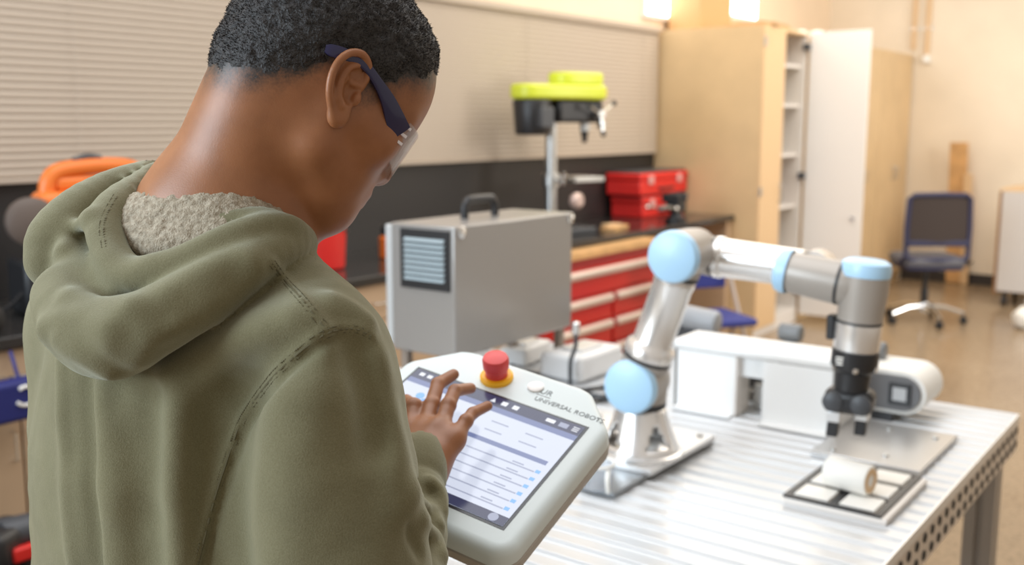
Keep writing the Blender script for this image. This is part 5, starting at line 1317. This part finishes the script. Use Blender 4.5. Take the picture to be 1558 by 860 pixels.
for k in range(2):
    for i in range(NU):
        a = math.radians(-100+200*i/(NU-1)); 
        for j in range(NV):
            v = j/(NV-1); z = -0.032+0.052*v-0.0*abs(math.sin(a))
            z += 0.006*(1-v)*abs(math.sin(a))**3*1.5
            rr = 1.0-0.05*(1-v)
            x = 0.070+0.046*math.cos(a)*rr if abs(a) < math.pi/2 else 0.070+0.02*math.cos(a)
            y = 0.067*math.sin(a)*rr*(1-k*0.018)
            if k: x -= 0.0015
            vs.append(vb(HD(x, y, z)))
for k in range(2):
    o_ = k*NU*NV
    for i in range(NU-1):
        for j in range(NV-1): fs.append((o_+i*NV+j, o_+(i+1)*NV+j, o_+(i+1)*NV+j+1, o_+i*NV+j+1))
MB().add(vs, fs).build('lens', m_lens, gl, smooth=True)
# ------------------------------------------------------------------ hoodie
def px_r(rp, d): return rp*d/FPX
def C4(L): return [(V3(x, y, d), px_r(r, d)) for (x, y, r, d) in L]
HRES = 0.0030
jF = Field(OBASE+np.array([-0.36, -0.32, 0.78]), OBASE+np.array([0.42, 0.36, 1.54]), HRES)
zz = [0.70, 0.80, 0.95, 1.12, 1.26, 1.36, 1.42, 1.47]
wa = [0.175, 0.180, 0.182, 0.190, 0.190, 0.172, 0.130, 0.07]
wb = [0.130, 0.135, 0.132, 0.130, 0.122, 0.105, 0.085, 0.05]
bo = [0.0, 0.0, 0.0, -0.005, -0.010, -0.002, 0.012, 0.03]
def torso(x, y, z):
    A = np.interp(z, zz, wa); B = np.interp(z, zz, wb); o = np.interp(z, zz, bo)
    px, py = x-OBASE[0], y-OBASE[1]
    a = px*Rb[0]+py*Rb[1]; b_ = px*Tb[0]+py*Tb[1]-o
    q = (np.abs(a/A)**2.3+np.abs(b_/B)**2.3)**(1/2.3)
    return np.maximum((q-1)*B, np.maximum(z-1.475, 0.80-z))
jF.put(torso, OBASE+np.array([-0.25, -0.25, 0.78]), OBASE+np.array([0.25, 0.25, 1.48]), 0)
RSH, LSH = BD(0.172, 0.005, 1.362), BD(-0.172, 0.005, 1.362)
REL, LEL = V3(560, 965, 0.885), V3(150, 890, 1.13)
for s, SH_ in ((1, RSH), (-1, LSH)):
    jF.cone(BD(s*0.05, 0.015, 1.425), SH_+zv*0.002, 0.062, 0.064, 0.04)
jF.chain([(RSH, 0.066), (RSH*0.6+REL*0.4+np.array([0.004, -0.008, 0]), 0.069), (REL, 0.063)], 0.035)
jF.chain(C4([(405, 410, 52, 0.985), (435, 440, 62, 0.955), (468, 485, 70, 0.925), (488, 540, 82, 0.895)]), 0.03)
jF.chain([(LSH, 0.066), (LSH*0.5+LEL*0.5, 0.066), (LEL, 0.060)], 0.035)
# forearms
RW = V3(636, 700, 1.135)
jF.chain(C4([(560, 965, 98, 0.885), (592, 915, 84, 0.93), (612, 868, 68, 0.98), (618, 838, 60, 1.01), (628, 812, 56, 1.035), (622, 790, 52, 1.055), (632, 765, 51, 1.075), (626, 742, 46, 1.095), (635, 722, 46, 1.11), (638, 704, 44, 1.125), (640, 696, 42, 1.135)]), 0.012)
jF.chain([(V3(640, 694, 1.137), 0.026), (V3(648, 672, 1.16), 0.024)], 0.004, 's')
LWv = to_view(PN(-0.16, 0.285, -0.078))
jF.chain([(LEL, 0.060), (LEL*0.5+LWv*0.5-zv*0.01, 0.052), (LWv, 0.040)], 0.03)
# folds of the sleeves and back, laid on the surface
def ridge(pts, rp, dep, k=0.02, op='u'):
    L = []
    for (x, y) in pts:
        d = jF.hit(x, y)
        if d is None: continue
        L.append((V3(x, y, d+dep), px_r(rp, d)))
    if len(L) > 1: jF.chain(L, k, op)
# sleeve
ridge([(655, 735), (668, 752), (674, 778)], 10, 0.0, 0.010)
ridge([(622, 748), (648, 772), (668, 800)], 9, 0.0, 0.010)
ridge([(640, 790), (660, 815), (672, 845)], 10, 0.0, 0.012)
ridge([(612, 770), (618, 800), (640, 842)], 6, -0.001, 0.010, 's')
ridge([(600, 700), (625, 735), (655, 748)], 5, -0.001, 0.008, 's')
ridge([(562, 545), (574, 600), (592, 690), (606, 760)], 16, 0.004, 0.03)
ridge([(545, 540), (552, 600), (568, 670)], 14, -0.003, 0.03, 's')
ridge([(470, 620), (455, 720), (450, 850)], 40, 0.014, 0.05)
# back
ridge([(345, 575), (318, 680), (300, 860)], 34, -0.010, 0.045, 's')
ridge([(258, 580), (268, 700), (268, 860)], 18, 0.003, 0.03)
ridge([(222, 610), (212, 720), (220, 860)], 18, -0.006, 0.03, 's')
ridge([(165, 590), (168, 700), (180, 860)], 14, 0.003, 0.022)
ridge([(128, 560), (132, 700), (145, 860)], 12, -0.004, 0.018, 's')
ridge([(100, 540), (102, 680), (118, 860)], 10, 0.002, 0.016)
ridge([(345, 540), (400, 515), (450, 500)], 20, 0.008, 0.04)
ridge([(360, 600), (390, 560), (440, 530)], 16, -0.008, 0.03, 's')
ridge([(505, 462), (530, 474), (556, 492)], 9, 0.002, 0.02)
# the hood
hood_lower = C4([(112, 456, 60, 0.935), (118, 488, 58, 0.905), (142, 516, 55, 0.880), (178, 522, 56, 0.865), (236, 491, 54, 0.860), (302, 452, 50, 0.863), (366, 412, 42, 0.878), (420, 382, 32, 0.905), (457, 369, 20, 0.937), (468, 374, 13, 0.98), (458, 385, 13, 1.04)])
hood_left = C4([(262, 258, 11, 1.09), (238, 255, 14, 1.06), (206, 272, 24, 1.035), (166, 292, 32, 1.012), (126, 326, 42, 0.992), (94, 368, 50, 0.980), (84, 398, 47, 0.972)])
hood_band = C4([(236, 260, 13, 1.02), (212, 282, 20, 0.995), (178, 316, 31, 0.962), (163, 350, 30, 0.938), (172, 392, 29, 0.912), (200, 420, 31, 0.895), (246, 414, 31, 0.884), (302, 392, 29, 0.881), (352, 366, 26, 0.887), (402, 346, 22, 0.902), (440, 346, 19, 0.917), (461, 356, 14, 0.942), (467, 366, 12, 0.98)])
hood_inner = C4([(318, 350, 18, 0.920), (345, 340, 21, 0.915), (384, 334, 20, 0.915), (418, 336, 18, 0.922), (446, 350, 15, 0.94)])
hood_facet = C4([(112, 402, 32, 0.952), (142, 432, 38, 0.928), (188, 450, 30, 0.902)])
hood_fill = C4([(150, 400, 56, 0.985), (200, 430, 48, 0.945), (270, 425, 40, 0.920), (340, 402, 34, 0.920), (400, 380, 26, 0.930)])
jF.chain(hood_fill, 0.004)
jF.chain(hood_facet, 0.006)
jF.chain(hood_lower, 0.005)
jF.chain(hood_left, 0.007)
jF.chain(hood_inner, 0.003)
jF.chain(hood_band, 0.009)
ridge([(172, 520), (240, 482), (310, 440), (380, 405)], 14, 0.006, 0.02)
ridge([(75, 500), (120, 486), (170, 500)], 12, 0.005, 0.02)
ridge([(95, 520), (130, 545), (165, 566)], 8, 0.003, 0.016)
ridge([(210, 545), (228, 515), (262, 492)], 8, 0.003, 0.02)
ridge([(258, 472), (300, 440), (352, 418)], 12, -0.008, 0.03, 's')
ridge([(110, 455), (150, 466), (200, 470)], 10, 0.004, 0.018)
ridge([(96, 380), (112, 352), (138, 330)], 8, 0.002, 0.014)
# gathers where the hood is bunched on the far shoulder
for q_ in (0, 1, 2):
    ridge([(188+15*q_, 268-8*q_), (196+13*q_, 282-8*q_), (203+11*q_, 296-9*q_)], 3.2, 0.0004, 0.005)
# armhole and shoulder seam swell
ARM = [(566, 512), (540, 501), (505, 504), (478, 518), (440, 550), (400, 592), (370, 635), (352, 682), (336, 730), (318, 790), (300, 858)]
YOK = [(414, 400), (432, 424), (455, 452), (478, 481), (497, 503)]
ridge([tuple(p) for p in spline(ARM, 3)], 6, 0.0008, 0.006)
ridge([(x+9, y+7) for x, y in spline(ARM[2:], 3)], 5, -0.0012, 0.008, 's')
ridge([tuple(p) for p in spline(YOK, 3)], 5, 0.0012, 0.006)
jP, jQ = jF.mesh(1)
jN = normals_of(jP, jQ)
jP = jP+jN*(vnoise(jP, 18, 5)*0.0020+vnoise(jP, 45, 6)*0.0009)[:, None]
# hoodie fabric
hm_ = bpy.data.materials.new('olive_fleece'); hm_.use_nodes = True; nt = hm_.node_tree; b = nt.nodes['Principled BSDF']
b.inputs['Roughness'].default_value = 0.92; b.inputs['Specular IOR Level'].default_value = 0.15
b.inputs['Sheen Weight'].default_value = 0.45; b.inputs['Sheen Roughness'].default_value = 0.5; b.inputs['Sheen Tint'].default_value = (0.85, 0.9, 0.78, 1)
tc = nt.nodes.new('ShaderNodeTexCoord')
n1 = nt.nodes.new('ShaderNodeTexNoise'); n1.inputs['Scale'].default_value = 800; n1.inputs['Detail'].default_value = 3
n2 = nt.nodes.new('ShaderNodeTexNoise'); n2.inputs['Scale'].default_value = 14; n2.inputs['Detail'].default_value = 4
r1 = nt.nodes.new('ShaderNodeValToRGB'); r1.color_ramp.elements[0].position = 0.28; r1.color_ramp.elements[1].position = 0.75
r1.color_ramp.elements[0].color = (0.130, 0.118, 0.063, 1); r1.color_ramp.elements[1].color = (0.178, 0.163, 0.096, 1)
r2 = nt.nodes.new('ShaderNodeValToRGB'); r2.color_ramp.elements[0].position = 0.3; r2.color_ramp.elements[1].position = 0.7
r2.color_ramp.elements[0].color = (0.92, 0.92, 0.92, 1); r2.color_ramp.elements[1].color = (1.06, 1.06, 1.06, 1)
mx = nt.nodes.new('ShaderNodeMix'); mx.data_type = 'RGBA'; mx.blend_type = 'MULTIPLY'; mx.inputs[0].default_value = 1.0
for nn in (n1, n2): nt.links.new(tc.outputs['Object'], nn.inputs['Vector'])
nt.links.new(n1.outputs['Fac'], r1.inputs['Fac']); nt.links.new(n2.outputs['Fac'], r2.inputs['Fac'])
nt.links.new(r1.outputs['Color'], mx.inputs[6]); nt.links.new(r2.outputs['Color'], mx.inputs[7]); nt.links.new(mx.outputs[2], b.inputs['Base Color'])
bpn = nt.nodes.new('ShaderNodeBump'); bpn.inputs['Strength'].default_value = 0.35; bpn.inputs['Distance'].default_value = 0.0015
nt.links.new(n1.outputs['Fac'], bpn.inputs['Height']); nt.links.new(bpn.outputs['Normal'], b.inputs['Normal'])
hood = quad_mesh('hoodie', jP, jQ, hm_, person); hood['label'] = 'olive green fleece hoodie with the hood down'
# seams: raised double stitching that follows the cloth
m_seam = mat('olive_stitching', (0.112, 0.101, 0.056), 0.9)
def cloth_point(x, y):
    d = jF.hit(x, y)
    if d is None: return None
    p = V3(x, y, d); e = 0.004
    g = np.array([jF.sample(p+np.eye(3)[i]*e)[0]-jF.sample(p-np.eye(3)[i]*e)[0] for i in range(3)]); n = g/np.linalg.norm(g)
    q = p[None]; disp = float(vnoise(q, 18, 5)[0]*0.0020+vnoise(q, 45, 6)[0]*0.0009)
    return p+n*disp, n
def seam(pts, name='seam', gaps=(-5.0, 5.0), core=True):
    P2 = spline([np.array(p, float) for p in pts], 14); so = None
    def line(off):
        L = []; last = None
        for i, p in enumerate(P2):
            t = P2[min(i+1, len(P2)-1)]-P2[max(i-1, 0)]; t /= np.linalg.norm(t); s_ = np.array([-t[1], t[0]])
            r_ = cloth_point(*(p+s_*off))
            if r_ is None: continue
            if last is not None and np.linalg.norm(r_[0]-last) > 0.025: continue
            L.append(r_); last = r_[0]
        return L
    L = line(0.0)
    if len(L) < 3: return
    so = MB().tube([vb(p-n*0.0002) for p, n in L], 0.0011, n=6).build(name, m_seam, person, smooth=True)
    for off in gaps:
        L = line(off); st = MB()
        for i in range(len(L)-1):
            a, na = L[i]; b_, nb = L[i+1]; seg = b_-a; ns = max(1, int(np.linalg.norm(seg)/0.0040))
            for j in range(ns):
                p = a+seg*(j/ns)+na*0.0003; q = a+seg*((j+0.6)/ns)+na*0.0003
                st.tube([vb(p), vb(q)], 0.0006, n=4)
        if st.v: st.build('stitching', m_seam, so)
seam(YOK); seam(ARM)
seam([(178, 300), (164, 325), (158, 350), (162, 378)], gaps=(6.0,))
# sherpa lining standing behind the neck
lF = Field(V3(160, 430, 0.98)-np.array([0.05, 0.14, 0.03]), V3(450, 270, 1.02)+np.array([0.04, 0.06, 0.03]), 0.0020)
lF.chain(C4([(218, 318, 26, 0.985), (240, 330, 40, 0.955), (300, 332, 46, 0.938), (352, 330, 44, 0.935), (396, 338, 30, 0.94), (428, 345, 18, 0.95)]), 0.004)
lF.chain(C4([(205, 345, 34, 0.96), (240, 372, 36, 0.93), (300, 378, 34, 0.918), (360, 360, 30, 0.918), (410, 345, 20, 0.93)]), 0.02)
lP, lQ = lF.mesh(1); lN = normals_of(lP, lQ)
cl_ = vnoise(lP, 420, 9); c2_ = vnoise(lP, 230, 11)
lP = lP+lN*(np.abs(cl_)*0.0020+c2_*0.0012)[:, None]
m_sher = mat('sherpa_lining', (0.26, 0.215, 0.155), 0.95, color2=(0.44, 0.385, 0.30), nscale=220, bump=0.8, bscale=600)
ln = quad_mesh('lining', lP, lQ, m_sher, person); ln['label'] = 'cream sherpa fleece lining of the hood'

# trousers and shoes down to the floor
tF = Field(OBASE+np.array([-0.28, -0.28, 0.03]), OBASE+np.array([0.28, 0.28, 0.95]), 0.008)
for s in (-1, 1):
    tF.chain([(BD(s*0.085, 0, 0.86), 0.10), (BD(s*0.095, 0.015, 0.62), 0.088), (BD(s*0.10, 0.02, 0.46), 0.072), (BD(s*0.10, -0.005, 0.12), 0.062)], 0.02)
tF.cone(BD(-0.06, 0, 0.86), BD(0.06, 0, 0.86), 0.115, 0.115, 0.03)
tP, tQ = tF.mesh(1)
quad_mesh('trousers', tP, tQ, mat('dark_denim', (0.03, 0.035, 0.055), 0.85, noise=0.2, nscale=60), person)['label'] = 'dark trousers'
for s in (-1, 1):
    sF = Field(BD(s*0.1, 0.04, 0)-0.2*np.array([1, 1, 0]), BD(s*0.1, 0.04, 0)+np.array([0.2, 0.2, 0.16]), 0.005)
    sF.cone(BD(s*0.1, -0.04, 0.052), BD(s*0.108, 0.15, 0.044), 0.05, 0.042, 0)
    sF.cone(BD(s*0.1, -0.02, 0.05), BD(s*0.1, -0.02, 0.10), 0.045, 0.05, 0.03)
    sF.put(lambda x, y, z: (0.004-z)+0*x+0*y, OBASE-np.array([0.5, 0.5, 0.05]), OBASE+np.array([0.5, 0.5, 0.1]), 0, 's') if False else None
    P_, Q_ = sF.mesh(1); P_[:, 2] = np.maximum(P_[:, 2], 0.001)
    quad_mesh('shoe', P_, Q_, m_dark2, person)
